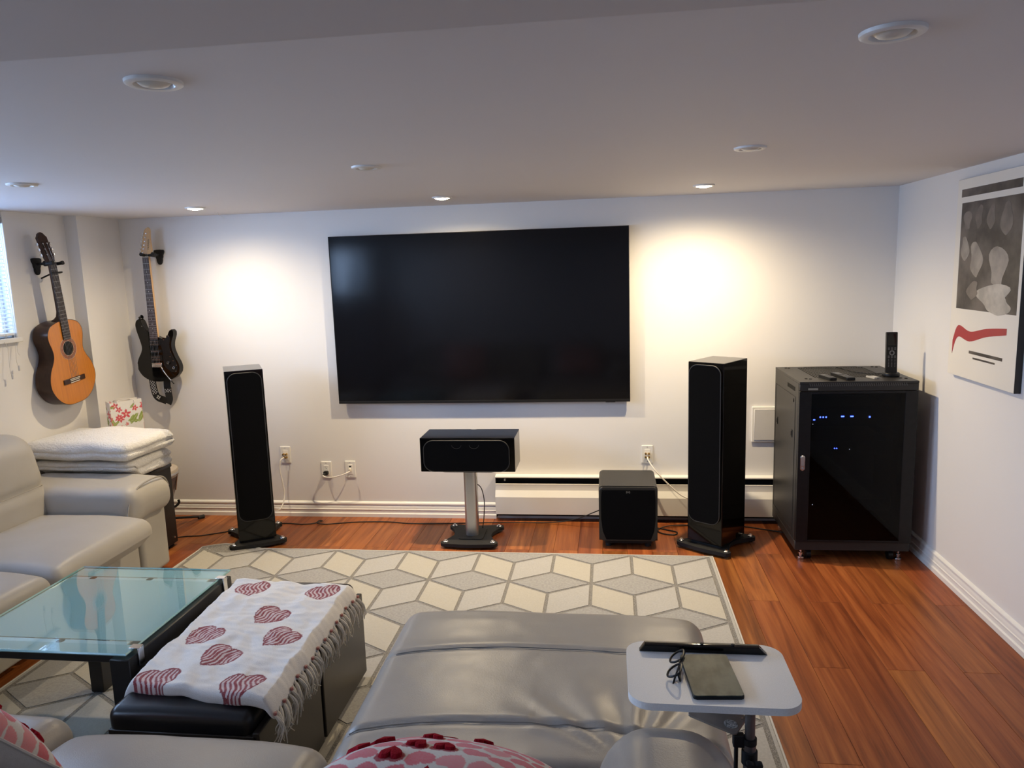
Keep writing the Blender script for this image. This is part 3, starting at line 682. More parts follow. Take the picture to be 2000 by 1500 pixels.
b = NB(); lathe(b, [(0.008, 0.0088), (0.008, 0.0105), (0.0135, 0.0105), (0.0135, 0.0088)], 28, RM @ Matrix.Translation((0, 0, 0.110)) @ Matrix.Rotation(math.radians(90), 4, 'X'), cap=False); obj('navigation_ring', b, KEY, bd)
def flat_remote(label, x, y, rz, w, l):
    t = thing('slim_remote', label, 'remote', (x, y, 1.0), rz)
    b = NB(); prism(b, rrect(w, l, 0.006), 0.0, 0.016, 'xy', 0.004, 2); bd = obj('body', b, SATINB, t)
    b = NB(); prism(b, rrect(w * 0.72, l * 0.34, 0.003, 0, l * 0.27), 0.0155, 0.0168, 'xy'); obj('touch_pad', b, GLOSSB, bd)
    b = NB()
    for j in range(3):
        for x in (-w * 0.22, w * 0.22): lathe(b, [(0.0045, 0.0155), (0.004, 0.0175), (0, 0.0177)], 12, Matrix.Translation((x, -l * 0.05 - j * 0.016, 0)))
    obj('buttons', b, KEY, bd)
flat_remote('small black remote lying on the rack, the left one of two', 1.985, -0.565, math.radians(12), 0.040, 0.13)
flat_remote('long black remote lying on the rack, in the middle of its front', 2.072, -0.53, math.radians(9), 0.046, 0.20)
t = thing('usb_stick', 'silver memory stick lying on the rack beside the upright remote', 'memory stick', (2.222, -0.545, 1.0), math.radians(16))
b = NB(); prism(b, rrect(0.030, 0.075, 0.003), 0, 0.009, 'xy', 0.002, 2); bd = obj('body', b, mat('stick_silver', (0.55, 0.54, 0.52), 0.35, metal=0.3, var=(60, 0.3, (0.48, 0.47, 0.45)), bump=(60, 0.03)), t)
b = NB(); box(b, -0.010, 0.010, 0.010, 0.034, 0.0085, 0.0096); obj('inlay', b, SATINB, bd)
b = NB(); box(b, 0.001, 0.009, -0.0383, -0.0370, 0.003, 0.006); obj('port', b, DARK, bd)
b = NB(); tube(b, [(2.345, -0.455, 1.004), (2.31, -0.40, 1.003), (2.27, -0.42, 1.003), (2.235, -0.385, 1.003), (2.19, -0.33, 1.003), (2.16, -0.16, 1.003), (2.16, -0.11, 0.999)], 0.0022, 7, smooth=6)
tag(obj('cradle_cable', b, CABLEB), 'thin black cable running from the cradle across the rack top', 'cable')

# ------------------------------------------------------------------ rug
RXa, RXb, RYa, RYb = -1.672, 1.382, -3.075, -0.632
RUGL = mat('rug_line', (0.12, 0.115, 0.108), 0.95, spec=0.05, var=(260, 1.0, (0.34, 0.325, 0.30)), bump=(300, 0.6, 0.002), sheen=0.2)
RUGC = mat('rug_cream', (0.50, 0.475, 0.415), 0.95, spec=0.05, var=(130, 0.45, (0.42, 0.395, 0.345)), bump=(300, 0.6, 0.002), sheen=0.2)
RUGP = mat('rug_pale_grey', (0.47, 0.46, 0.44), 0.95, spec=0.05, var=(110, 0.6, (0.385, 0.375, 0.36)), bump=(300, 0.6, 0.002), sheen=0.2)
RUGG = mat('rug_mid_grey', (0.39, 0.385, 0.375), 0.95, spec=0.05, var=(90, 0.8, (0.29, 0.285, 0.28)), bump=(300, 0.6, 0.002), sheen=0.2)
RUGE = mat('rug_binding', (0.62, 0.60, 0.56), 0.95, spec=0.05, var=(200, 0.5, (0.50, 0.48, 0.45)), bump=(300, 0.5, 0.002))
def rug_z(x, y):
    d = math.hypot((x + 1.50) / 0.22, (y + 0.60) / 0.13)
    return 0.030 * max(0.0, 1 - d * d) ** 2 if d < 1 else 0.0
def clip(poly, ax, val, keep_less):
    out = []
    for i in range(len(poly)):
        a, b_ = poly[i], poly[(i + 1) % len(poly)]
        ia = a[ax] <= val if keep_less else a[ax] >= val; ib = b_[ax] <= val if keep_less else b_[ax] >= val
        if ia: out.append(a)
        if ia != ib:
            tt = (val - a[ax]) / (b_[ax] - a[ax]); out.append((a[0] + tt * (b_[0] - a[0]), a[1] + tt * (b_[1] - a[1])))
    return out
def inset(poly, d):
    n = len(poly); A = sum(poly[i][0] * poly[(i + 1) % n][1] - poly[(i + 1) % n][0] * poly[i][1] for i in range(n))
    if A < 0: poly = poly[::-1]
    out = []
    for i in range(n):
        p0, p1, p2 = Vector(poly[i - 1]), Vector(poly[i]), Vector(poly[(i + 1) % n])
        e1, e2 = (p1 - p0), (p2 - p1)
        if e1.length < 1e-5 or e2.length < 1e-5: return None
        e1.normalize(); e2.normalize(); n1, n2 = Vector((-e1.y, e1.x)), Vector((-e2.y, e2.x)); m = n1 + n2
        if m.length < 1e-3: return None
        m = m / m.length_squared * 2 * d; out.append((p1.x + m.x, p1.y + m.y))
    A2 = sum(out[i][0] * out[(i + 1) % n][1] - out[(i + 1) % n][0] * out[i][1] for i in range(n))
    return out if A2 > 2e-4 else None
t = thing('rug', 'large pale rug with a grey outlined cube and diamond pattern', 'rug')
b = NB(); nx, ny = 60, 48
G = [[b.verts.new((RXa + (RXb - RXa) * i / nx, RYa + (RYb - RYa) * j / ny, 0.0085)) for j in range(ny + 1)] for i in range(nx + 1)]
for i in range(nx):
    for j in range(ny): b.faces.new((G[i][j], G[i + 1][j], G[i + 1][j + 1], G[i][j + 1]))
r = bmesh.ops.extrude_face_region(b, geom=b.faces[:])
for v in r['geom']:
    if isinstance(v, bmesh.types.BMVert): v.co.z = 0.0
for v in b.verts: v.co.z += rug_z(v.co.x, v.co.y)
base = obj('backing', b, RUGL, t)
P_, AMP, VL, Y0 = 0.4335, 0.130, 0.254, -0.650
X0 = 0.062
pat = NB(); slots = []
def addtile(poly, slot, d=0.0088):
    q = poly
    for ax, val, less in ((0, RXa + 0.030, False), (0, RXb - 0.030, True), (1, RYa + 0.016, False), (1, RYb - 0.004, True)):
        q = clip(q, ax, val, less)
        if len(q) < 3: return
    c = []
    for v in q:
        if not c or (Vector(v) - Vector(c[-1])).length > 1e-4: c.append(v)
    if len(c) > 2 and (Vector(c[0]) - Vector(c[-1])).length < 1e-4: c.pop()
    if len(c) < 3: return
    c = inset(c, d)
    if not c: return
    vs = [pat.verts.new((x, y, 0.0105 + rug_z(x, y))) for x, y in c]; f = pat.faces.new(vs); f.material_index = slot
    n = len(vs); lo = [pat.verts.new((x, y, 0.006 + rug_z(x, y))) for x, y in c]
    for i in range(n):
        g = pat.faces.new((lo[i], lo[(i + 1) % n], vs[(i + 1) % n], vs[i])); g.material_index = slot
def fine(poly, slot, n):
    """subdivide tiles that lie on the hump of the rug"""
    addtile(poly, slot)
row = 2 * (AMP + VL)
for rr in range(-1, 5):
    for k in range(-6, 5):
        for half in (0, 1):
            xu = X0 + P_ * k + (P_ / 2 if half else 0); yb = Y0 - row * rr - half * (AMP + VL)
            xd, xu2 = xu + P_ / 2, xu + P_
            addtile([(xu, yb), (xd, yb - AMP), (xd, yb - AMP - VL), (xu, yb - VL)], 0)
            addtile([(xd, yb - AMP), (xu2, yb), (xu2, yb - VL), (xd, yb - AMP - VL)], 1)
            addtile([(xd, yb - AMP), (xu2, yb), (xd, yb + AMP), (xu, yb)], 2)
obj('pattern', pat, [RUGC, RUGP, RUGG], t, smooth=0)
b = NB()
c = [(RXa, RYa), (RXb, RYa), (RXb, RYb), (RXa, RYb)]; pts = []
for i in range(4):
    a, d = c[i], c[(i + 1) % 4]
    for k in range(40): x, y = a[0] + (d[0] - a[0]) * k / 40, a[1] + (d[1] - a[1]) * k / 40; pts.append((x, y, 0.0058 + rug_z(x, y)))
tube(b, pts, 0.0055, 6, closed=True); obj('binding', b, RUGE, t)
for xx in (RXa + 0.012, RXb - 0.012):
    b = NB(); box(b, xx - 0.006, xx + 0.006, RYa + 0.01, RYb - 0.01 if xx > 0 else RYb - 0.2, 0.006, 0.0098); obj('border_band', b, RUGP, t)

# ------------------------------------------------------------------ wall fittings
def wallplate(name, label, x, z, rows, cat='wall socket'):
    t = thing(name, label, cat, (x, 0, z))
    b = NB(); prism(b, rrect(0.072, 0.116, 0.004, n=3), -0.0065, 0.0, 'xz', 0.003, 2, bevel_caps=(True, False)); pl = obj('plate', b, WHITEP, t)
    b = NB(); prism(b, rrect(0.034, 0.068, 0.003, n=3), -0.0082, -0.006, 'xz', 0.001, 1, bevel_caps=(True, False)); obj('insert', b, TRIMW, t)
    b = NB()
    for zz in (-0.048, 0.048): cyl(b, (0, -0.006, zz), (0, -0.0073, zz), 0.0032, n=12)
    obj('screw', b, ALU, t)
    return t
PLUGS = []
def speaker_plate(label, x, z):
    t = wallplate('speaker_wall_plate', label, x, z, 0, 'wall plate')
    for i, (dx, dz) in enumerate(((-0.010, 0.006), (0.010, 0.006), (-0.010, -0.016), (0.010, -0.016))):
        b = NB(); cyl(b, (dx, -0.008, dz), (dx, -0.020, dz), 0.0068, n=14); cyl(b, (dx, -0.020, dz), (dx, -0.030, dz), 0.0050, n=14); obj('gold_plug', b, GOLD, t)
    return t
speaker_plate('white wall plate with gold plugs beside the left floor speaker', -1.380, 0.431)
speaker_plate('white wall plate with gold plugs above the subwoofer', 1.054, 0.437)
t = wallplate('power_outlet', 'white power outlet with a black plug in its lower socket', -1.096, 0.326, 0)
b = NB()
for x, z, w, h in ((-0.0065, 0.021, 0.0022, 0.008), (0.0065, 0.021, 0.0022, 0.007)): box(b, x - w / 2, x + w / 2, -0.0087, -0.0080, z - h / 2, z + h / 2)
cyl(b, (0, -0.0080, 0.011), (0, -0.0087, 0.011), 0.0026, n=10); obj('socket_holes', b, DARK, t)
b = NB(); prism(b, rrect(0.030, 0.026, 0.006, 0, -0.018), -0.030, -0.008, 'xz', 0.004, 2, bevel_caps=(True, False)); cyl(b, (-0.004, -0.026, -0.022), (-0.012, -0.044, -0.028), 0.009, 0.006, 14); tag(obj('power_plug', b, MATTB), 'black plug in the lower socket of the outlet', 'plug').location = (-1.096, 0, 0.326)
t = wallplate('data_outlet', 'white data outlet with a short white cable, right of the power outlet', -0.927, 0.330, 0)
b = NB(); box(b, -0.008, 0.008, -0.0088, -0.0080, 0.016, 0.025); obj('jack', b, DARK, t)
b = NB(); box(b, -0.006, 0.006, -0.024, -0.008, -0.012, 0.010, 0.002, 1); obj('connector', b, BONE, t)
b = NB(); tube(b, [(-1.108, -0.046, 0.298), (-1.085, -0.062, 0.292), (-1.03, -0.070, 0.293), (-0.965, -0.066, 0.308), (-0.935, -0.052, 0.320), (-0.925, -0.030, 0.322)], 0.0042, 8, smooth=8)
tag(obj('white_power_cable', b, CABLEW), 'short white cable bridging the two outlets below the television', 'cable')
b = NB(); tube(b, [(-1.380, -0.034, 0.418), (-1.396, -0.055, 0.405), (-1.404, -0.058, 0.34), (-1.394, -0.055, 0.25), (-1.385, -0.060, 0.16), (-1.396, -0.11, 0.085), (-1.415, -0.19, 0.10), (-1.455, -0.30, 0.165)], 0.0046, 8, smooth=8)
tag(obj('speaker_cable', b, CABLEW), 'white speaker cable hanging from the left wall plate', 'cable')
b = NB(); tube(b, [(1.054, -0.034, 0.424), (1.062, -0.06, 0.405), (1.10, -0.10, 0.355), (1.17, -0.125, 0.283), (1.25, -0.135, 0.212), (1.32, -0.15, 0.185), (1.42, -0.20, 0.18), (1.494, -0.286, 0.175)], 0.0046, 8, smooth=8)
tag(obj('speaker_cable', b, CABLEW), 'white speaker cable running from the right wall plate behind the right floor speaker', 'cable')
b = NB(); tube(b, [(-2.02, -0.53, 0.004), (-1.95, -0.47, 0.004), (-1.90, -0.445, 0.004), (-1.861, -0.436, 0.004), (-1.80, -0.425, 0.004), (-1.73, -0.385, 0.004), (-1.665, -0.345, 0.004), (-1.58, -0.25, 0.004), (-1.45, -0.20, 0.004), (-1.335, -0.175, 0.004), (-1.217, -0.188, 0.004), (-1.14, -0.165, 0.004), (-1.128, -0.120, 0.006), (-1.100, -0.130, 0.009), (-1.118, -0.178, 0.010), (-1.06, -0.180, 0.004), (-0.97, -0.158, 0.004), (-0.85, -0.13, 0.004), (-0.647, -0.12, 0.004), (-0.50, -0.145, 0.004), (-0.30, -0.14, 0.004), (-0.145, -0.125, 0.004), (0.07, -0.105, 0.004), (0.34, -0.10, 0.004), (0.50, -0.12, 0.02), (0.62, -0.16, 0.06), (0.70, -0.18, 0.10), (0.76, -0.162, 0.12)], 0.0034, 7, smooth=6)
tag(obj('floor_cable', b, CABLEB), 'long thin black cable lying along the foot of the back wall', 'cable')
b = NB(); tube(b, [(1.00, -0.155, 0.12), (1.06, -0.13, 0.05), (1.10, -0.16, 0.006), (1.16, -0.20, 0.005), (1.22, -0.24, 0.005), (1.205, -0.285, 0.005), (1.15, -0.28, 0.006), (1.11, -0.24, 0.005), (1.115, -0.19, 0.006), (1.17, -0.155, 0.012), (1.24, -0.13, 0.008), (1.40, -0.10, 0.005), (1.62, -0.12, 0.005), (1.75, -0.17, 0.005), (1.86, -0.22, 0.005)], 0.0038, 7, smooth=7)
tag(obj('power_cable', b, CABLEB), 'looped black cable on the floor right of the subwoofer', 'cable')
# white box on the wall beside the rack
t = thing('wall_box_cover', 'flat white square box on the wall behind the rack', 'wall box', (1.83, 0, 0.63))
b = NB(); box(b, -0.132, 0.132, -0.014, 0, -0.112, 0.112, 0.003, 2); obj('rim', b, WHITEP, t)
b = NB(); box(b, -0.119, 0.119, -0.018, -0.013, -0.099, 0.099, 0.002, 1); obj('cover', b, mat('cover_grey', (0.62, 0.61, 0.60), 0.5, var=(20, 0.25, (0.58, 0.57, 0.56)), bump=(80, 0.02)), t)
# baseboard heater
t = thing('baseboard_heater', 'long low white radiator along the back wall behind the subwoofer', 'radiator', (0, 0, 0))
x0, x1 = 0.069, 2.40
b = NB(); box(b, x0, x1, -0.012, 0, 0.02, 0.285); obj('back_plate', b, DARK, t)
b = NB(); prism(b, [(0, 0.300), (-0.012, 0.300), (-0.052, 0.297), (-0.052, 0.290), (-0.010, 0.288), (0, 0.288)], x0, x1, 'yz'); obj('hood', b, WHITEE, t)
b = NB(); prism(b, [(-0.048, 0.247), (-0.046, 0.238), (-0.050, 0.206), (-0.072, 0.165), (-0.072, 0.050), (-0.062, 0.046), (-0.062, 0.049), (-0.068, 0.054), (-0.068, 0.163), (-0.046, 0.204), (-0.042, 0.240), (-0.044, 0.249)], x0, x1, 'yz'); obj('front_cover', b, WHITEE, t, smooth=20)
b = NB()
for k in range(150): box(b, x0 + 0.05 + k * 0.0152, x0 + 0.0512 + k * 0.0152, -0.045, -0.012, 0.07, 0.14)
o = obj('fins', b, ALUD, t); o['kind'] = 'stuff'
b = NB(); cyl(b, (x0 + 0.02, -0.028, 0.105), (x1 - 0.02, -0.028, 0.105), 0.011, n=14); obj('heating_pipe', b, mat('copper', (0.35, 0.16, 0.08), 0.4, metal=0.8, var=(20, 0.4, (0.25, 0.12, 0.07)), bump=(40, 0.05)), t)
b = NB(); box(b, x0, x0 + 0.004, -0.040, 0, 0.02, 0.29); obj('end_panel', b, DARK, t)
b = NB(); box(b, x0 + 0.055, x0 + 0.066, -0.030, -0.011, 0.262, 0.276, 0.001, 1); obj('bracket_clip', b, ALU, t)

# ------------------------------------------------------------------ poster (generic picture)
t = thing('wall_picture', 'tall cream picture board with a dark picture block and a red brush stroke', 'picture', (XR, -1.1275, 1.5275))
b = NB(); box(b, -0.028, 0, -0.3075, 0.3075, -0.4625, 0.4625, 0.0015, 1); obj('board', b, mat('board_edge', (0.02, 0.02, 0.02), 0.5, var=(20, 0.3, (0.03, 0.03, 0.03)), bump=(80, 0.03)), t)
PAPER = mat('poster_paper', (0.84, 0.80, 0.72), 0.4, var=(6, 0.3, (0.80, 0.76, 0.67)), bump=(200, 0.02))
b = NB(); box(b, -0.0288, -0.0279, -0.3065, 0.3065, -0.4615, 0.4615); pp = obj('paper', b, PAPER, t)
INK = mat('picture_ink', (0.035, 0.028, 0.024), 0.45, var=(7, 1.0, (0.15, 0.125, 0.105)), bump=(200, 0.02))
b = NB(); box(b, -0.0293, -0.0287, -0.285, 0.255, -0.14, 0.352); pc = obj('picture_block', b, INK, pp)
tones = [mat('picture_tone_%d' % i, c, 0.45, var=(14, 0.8, tuple(v * 0.55 for v in c)), bump=(200, 0.02)) for i, c in enumerate(((0.42, 0.37, 0.31), (0.22, 0.185, 0.155), (0.60, 0.55, 0.47)))]
def blot(cx, cz, a, h, m, k):
    P = [(cx + a * (1 + 0.22 * math.sin(3 * q + k) + 0.1 * math.sin(5 * q + 2 * k)) * math.cos(q), cz + h * (1 + 0.18 * math.cos(2 * q + k)) * math.sin(q)) for q in [2 * PI * i / 28 for i in range(28)]]
    b = NB(); prism(b, P, -0.0297 - 0.00004 * k, -0.0291, 'yz'); obj('tonal_shape', b, m, pc)
for k, (cx, cz, a, h, i) in enumerate(((0.19, 0.27, 0.035, 0.05, 1), (0.08, 0.28, 0.03, 0.055, 1), (-0.03, 0.275, 0.035, 0.05, 1), (-0.16, 0.26, 0.05, 0.06, 1), (0.20, 0.14, 0.04, 0.05, 0), (0.09, 0.09, 0.055, 0.08, 0), (-0.11, 0.06, 0.07, 0.10, 0), (-0.09, -0.07, 0.13, 0.06, 2), (0.10, -0.05, 0.05, 0.04, 1), (-0.14, -0.11, 0.10, 0.035, 2))): blot(cx, cz, a, h, tones[i], k)
REDI = mat('red_ink', (0.42, 0.025, 0.03), 0.45, var=(20, 0.4, (0.36, 0.02, 0.025)), bump=(200, 0.02))
b = NB(); P = spline([(0.27, -0.33, 0), (0.22, -0.25, 0), (0.10, -0.265, 0), (-0.05, -0.235, 0), (-0.22, -0.215, 0)], 6); up = [(p.x, p.y + 0.035 * (1 - 0.6 * i / len(P))) for i, p in enumerate(P)]; dn = [(p.x, p.y - 0.030 * (1 - 0.6 * i / len(P))) for i, p in enumerate(P)]
prism(b, up + dn[::-1], -0.0298, -0.0287, 'yz'); obj('brush_stroke', b, REDI, pp)
for z, y0, y1, h in ((0.397, 0.265, -0.265, 0.036), (-0.335, 0.10, -0.20, 0.014), (-0.36, 0.06, -0.14, 0.008)):
    b = NB(); box(b, -0.0293, -0.0287, y1, y0, z - h / 2, z + h / 2); obj('dark_bar', b, INK, pp)

# ------------------------------------------------------------------ guitars
def mirror_outline(half, n=5):
    P = [(x, z) for x, z in half] + [(-x, z) for x, z in half[-2:0:-1]]
    return [(v.x, v.y) for v in spline([(x, z, 0) for x, z in P], n, True)]
def yoke(label, loc, rz):
    """wall hanger: plate on the wall (at +Y of the local frame), arm forward and a two-armed yoke"""
    t = thing('guitar_hanger', label, 'guitar hanger', loc, rz)
    b = NB(); prism(b, [(v.x, v.y) for v in spline([(-0.030, 0.035, 0), (0.030, 0.035, 0), (0.034, 0.02, 0), (0.020, -0.01, 0), (0.016, -0.05, 0), (0, -0.062, 0), (-0.016, -0.05, 0), (-0.020, -0.01, 0), (-0.034, 0.02, 0)], 3, True)], -0.016, 0, 'xz', 0.004, 2); obj('wall_plate', b, MATTB, t)
    b = NB(); cyl(b, (0, -0.010, 0), (0, -0.085, 0.004), 0.0085, n=14); cyl(b, (0, -0.06, 0.003), (0, -0.10, 0.004), 0.016, 0.014, 16); obj('arm', b, MATTB, t)
    for s in (-1, 1):
        b = NB(); tube(b, [(0, -0.098, 0.002), (s * 0.020, -0.100, -0.001), (s * 0.037, -0.108, 0.0), (s * 0.040, -0.125, 0.002), (s * 0.040, -0.148, 0.006)], lambda q: 0.010 if q < 0.9 else 0.012, 10, smooth=5); obj('yoke_arm', b, MATTB, t)
    return t

# classical guitar: local frame x across, -y forward, z up from the lower end
t = thing('acoustic_guitar', 'acoustic guitar with an orange top hanging on the left wall', 'guitar', (-2.497, -0.613, 0.918), rot=(0, math.radians(-5.2), math.radians(90)))
SX = 1.04
half = [(0, 0), (0.075, 0.007), (0.135, 0.042), (0.176, 0.10), (0.185, 0.155), (0.168, 0.215), (0.136, 0.265), (0.121, 0.305), (0.126, 0.345), (0.139, 0.39), (0.136, 0.432), (0.108, 0.467), (0.055, 0.485), (0, 0.488)]
OL = mirror_outline([(x * SX, z * 1.03) for x, z in half], 5)
D = 0.098
b = NB(); prism(b, OL, -D, -0.003, 'xz', 0.003, 2, bevel_caps=(False, True)); bd = obj('body', b, ROSEW, t)
hz = 0.335
b = NB()
o1 = [b.verts.new((x * 0.995, -D - 0.003, z)) for x, z in OL]; o2 = [b.verts.new((x, -D - 0.003, z)) for x, z in ellipse(0.043, 0.043, 0, hz, 36)]
es = [b.edges.new((L[i], L[(i + 1) % len(L)])) for L in (o1, o2) for i in range(len(L))]
bmesh.ops.triangle_fill(b, edges=es, use_beauty=True)
r = bmesh.ops.extrude_face_region(b, geom=b.faces[:])
for v in r['geom']:
    if isinstance(v, bmesh.types.BMVert): v.co.y = -D - 0.0001
obj('soundboard', b, SPRUCE, t)
b = NB(); tube(b, [(x * 0.997, -D - 0.0015, z) for x, z in OL], 0.0022, 6, closed=True); obj('binding', b, ROSEW, t)
b = NB(); lathe(b, [(0.0, 0), (0.0432, 0)], 36, Matrix.Translation((0, -D - 0.0003, hz)) @ Matrix.Rotation(PI / 2, 4, 'X'), cap=False); obj('soundhole', b, DARK, t)
b = NB(); lathe(b, [(0.045, 0), (0.045, 0.0012), (0.066, 0.0012), (0.066, 0)], 48, Matrix.Translation((0, -D - 0.003, hz)) @ Matrix.Rotation(PI / 2, 4, 'X'), cap=False); obj('rosette', b, ROSETTE, t)
b = NB()
for rr in (0.0445, 0.0665): tube(b, [(rr * math.cos(a), -D - 0.0040, hz + rr * math.sin(a)) for a in [2 * PI * i / 40 for i in range(40)]], 0.0007, 5, closed=True)
obj('rosette_ring', b, BONE, t)
b = NB(); box(b, -0.092, 0.092, -D - 0.009, -D - 0.003, 0.128, 0.158, 0.002, 1); br = obj('bridge', b, ROSEW, t)
b = NB(); box(b, -0.042, 0.042, -D - 0.0135, -D - 0.009, 0.150, 0.1535, 0.0005, 1); obj('saddle', b, BONE, br)
b = NB()
for z in (0.143, 0.1315): box(b, -0.040, 0.040, -D - 0.0115, -D - 0.009, z - 0.0020, z + 0.0020, 0.0005, 1)
obj('tie_block', b, BONE, br)
# neck
NZ0, NUT = 0.50, 0.845
b = NB(); prism(b, [(-0.031, 0.39), (0.031, 0.39), (0.026, NUT), (-0.026, NUT)], -D - 0.0095, -D - 0.003, 'xz', 0.001, 1); fb = obj('fretboard', b, FRETB, t)
b = NB(); box(b, -0.026, 0.026, -D - 0.012, -D - 0.003, NUT, NUT + 0.005, 0.001, 1); obj('nut', b, BONE, t)
b = NB()
rings = []
for z, w, dp in ((0.498, 0.030, 0.075), (0.506, 0.030, 0.070), (0.515, 0.029, 0.050), (0.530, 0.029, 0.030), (0.56, 0.0285, 0.022), (0.70, 0.027, 0.020), (NUT - 0.02, 0.026, 0.019), (NUT + 0.01, 0.026, 0.018)):
    rings.append([b.verts.new((w * math.cos(a), -D - 0.003 + dp * math.sin(a) ** (0.8 if z > 0.53 else 0.5) if math.sin(a) > 0 else -D - 0.003, z)) for a in [PI * i / 12 for i in range(13)]])
for A, B in zip(rings, rings[1:]):
    for i in range(12): b.faces.new((A[i], A[i + 1], B[i + 1], B[i]))
    b.faces.new((A[12], A[0], B[0], B[12]))
b.faces.new(rings[0]); b.faces.new(rings[-1]); obj('neck', b, ROSEW, t)
b = NB(); nf = 0; sc = NUT - 0.150
for k in range(1, 20):
    z = NUT - sc * (1 - 2 ** (-k / 12.0))
    if z < 0.395: break
    w = 0.026 + (NUT - z) / (NUT - 0.39) * 0.005; box(b, -w, w, -D - 0.0105, -D - 0.0094, z - 0.0008, z + 0.0008)
o = obj('frets', b, STEEL, fb); o['kind'] = 'stuff'
HM = Matrix.Translation((0, -D - 0.003, NUT)) @ Matrix.Rotation(math.radians(-12), 4, 'X')
b = NB()
HO = [(-0.026, 0.0), (-0.036, 0.028), (-0.037, 0.15), (-0.024, 0.160), (-0.018, 0.172), (0.0, 0.180), (0.018, 0.172), (0.024, 0.160), (0.037, 0.15), (0.036, 0.028), (0.026, 0.0)]
prism(b, HO, 0.0, 0.016, 'xz', 0.001, 1, M=HM); hs = obj('headstock', b, ROSEW, t)
for s in (-1, 1):
    b = NB(); prism(b, rrect(0.010, 0.088, 0.004, s * 0.0165, 0.08, 4), -0.0006, 0.0004, 'xz', M=HM); obj('string_slot', b, DARK, hs)
    for k in range(3):
        z = 0.048 + k * 0.032
        b = NB(); cyl(b, HM @ Vector((s * 0.036, 0.008, z)), HM @ Vector((s * 0.047, 0.008, z)), 0.003, n=10)
        prism(b, rrect(0.006, 0.016, 0.0025, s * 0.050, z, 4), 0.002, 0.018, 'xz', 0.002, 2, M=HM)
        lathe(b, [(0.004, 0), (0.004, 0.003), (0, 0.0035)], 12, HM @ Matrix.Translation((s * 0.0165, -0.0005, z)) @ Matrix.Rotation(PI / 2, 4, 'X')); obj('tuning_peg', b, CHROME, hs)
b = NB()
for k in range(6):
    x0, x1 = -0.0305 + k * 0.0122, -0.0215 + k * 0.0086; tube(b, [(x0, -D - 0.0138, 0.151), (x1, -D - 0.0120, NUT + 0.003)], 0.0007, 5)
    s = -1 if k < 3 else 1; zt = 0.048 + (k if k < 3 else 5 - k) * 0.032
    tube(b, [Vector((x1, -D - 0.0120, NUT + 0.003)), HM @ Vector((s * 0.0165, -0.003, zt))], 0.0006, 5)
obj('strings', b, STEEL, t)
# capo clipped on its neck
t = thing('capo', 'black capo clipped across the neck of the acoustic guitar', 'capo', (-2.395, -0.675, 1.700), rz=math.radians(90))
b = NB(); tube(b, [(-0.05, -0.016, -0.004), (-0.02, -0.017, 0.0), (0.035, -0.017, 0.003)], 0.0048, 10, smooth=4); obj('clamp_bar', b, MATTB, t)
b = NB(); tube(b, [(0.034, -0.015, 0.002), (0.042, 0.006, 0.0), (0.034, 0.034, -0.002), (0.0, 0.040, -0.010), (-0.055, 0.048, -0.03)], 0.0046, 10, smooth=4); obj('spring_handle', b, MATTB, t)
yoke('black hanger holding the acoustic guitar on the left wall', (XL, -0.682, 1.752), math.radians(90))

# electric guitar
EZ, EY = 0.962, -0.060
t = thing('electric_guitar', 'black electric guitar with a maple headstock hanging on the back wall', 'guitar', (-2.185, EY, EZ))
EO = [(0, 0), (-0.068, 0.012), (-0.118, 0.047), (-0.144, 0.101), (-0.133, 0.152), (-0.107, 0.198), (-0.098, 0.235), (-0.108, 0.285), (-0.124, 0.347), (-0.127, 0.388), (-0.113, 0.418), (-0.094, 0.422), (-0.079, 0.404), (-0.066, 0.365), (-0.050, 0.340), (-0.028, 0.332), (0.0, 0.31), (0.036, 0.294), (0.065, 0.287), (0.090, 0.304), (0.105, 0.333), (0.120, 0.349), (0.134, 0.342), (0.135, 0.312), (0.118, 0.265), (0.115, 0.222), (0.131, 0.170), (0.153, 0.121), (0.156, 0.082), (0.137, 0.042), (0.078, 0.010)]
EOs = [(v.x, v.y) for v in spline([(x, z, 0) for x, z in EO], 4, True)]
TH = 0.044
b = NB(); prism(b, EOs, -TH, 0.0, 'xz', 0.007, 3); obj('body', b, GLOSSB, t)
PG = [(0.038, 0.293), (0.062, 0.284), (0.088, 0.296), (0.100, 0.312), (0.110, 0.285), (0.100, 0.25), (0.103, 0.215), (0.120, 0.165), (0.140, 0.118), (0.141, 0.085), (0.125, 0.062), (0.085, 0.075), (0.050, 0.115), (0.048, 0.20), (0.040, 0.25)]
b = NB(); prism(b, [(v.x, v.y) for v in spline([(x, z, 0) for x, z in PG], 3, True)], -TH - 0.002, -TH + 0.002, 'xz', 0.0008, 1, bevel_caps=(True, False)); obj('pickguard', b, SATINB, t)
for z, h in ((0.262, 0.038), (0.206, 0.019), (0.158, 0.038)):
    b = NB(); box(b, -0.043, 0.043, -TH - 0.006, -TH + 0.001, z - h / 2, z + h / 2, 0.003, 2); pk = obj('pickup', b, SATINB, t)
    b = NB()
    for zz in ((z - 0.009, z + 0.009) if h > 0.03 else (z,)):
        for k in range(6): lathe(b, [(0.0024, 0), (0.0024, 0.0012), (0, 0.0014)], 8, Matrix.Translation((-0.026 + k * 0.0104, -TH - 0.0058, zz)) @ Matrix.Rotation(PI / 2, 4, 'X'))
    obj('pole_screws', b, CHROME, pk)
b = NB(); box(b, -0.036, 0.036, -TH - 0.008, -TH + 0.001, 0.098, 0.128, 0.002, 1); br = obj('bridge', b, CHROME, t)
for k in range(6):
    b = NB(); box(b, -0.0315 + k * 0.0105, -0.0225 + k * 0.0105, -TH - 0.013, -TH - 0.0075, 0.100, 0.118, 0.001, 1); obj('saddle', b, ALU, br)
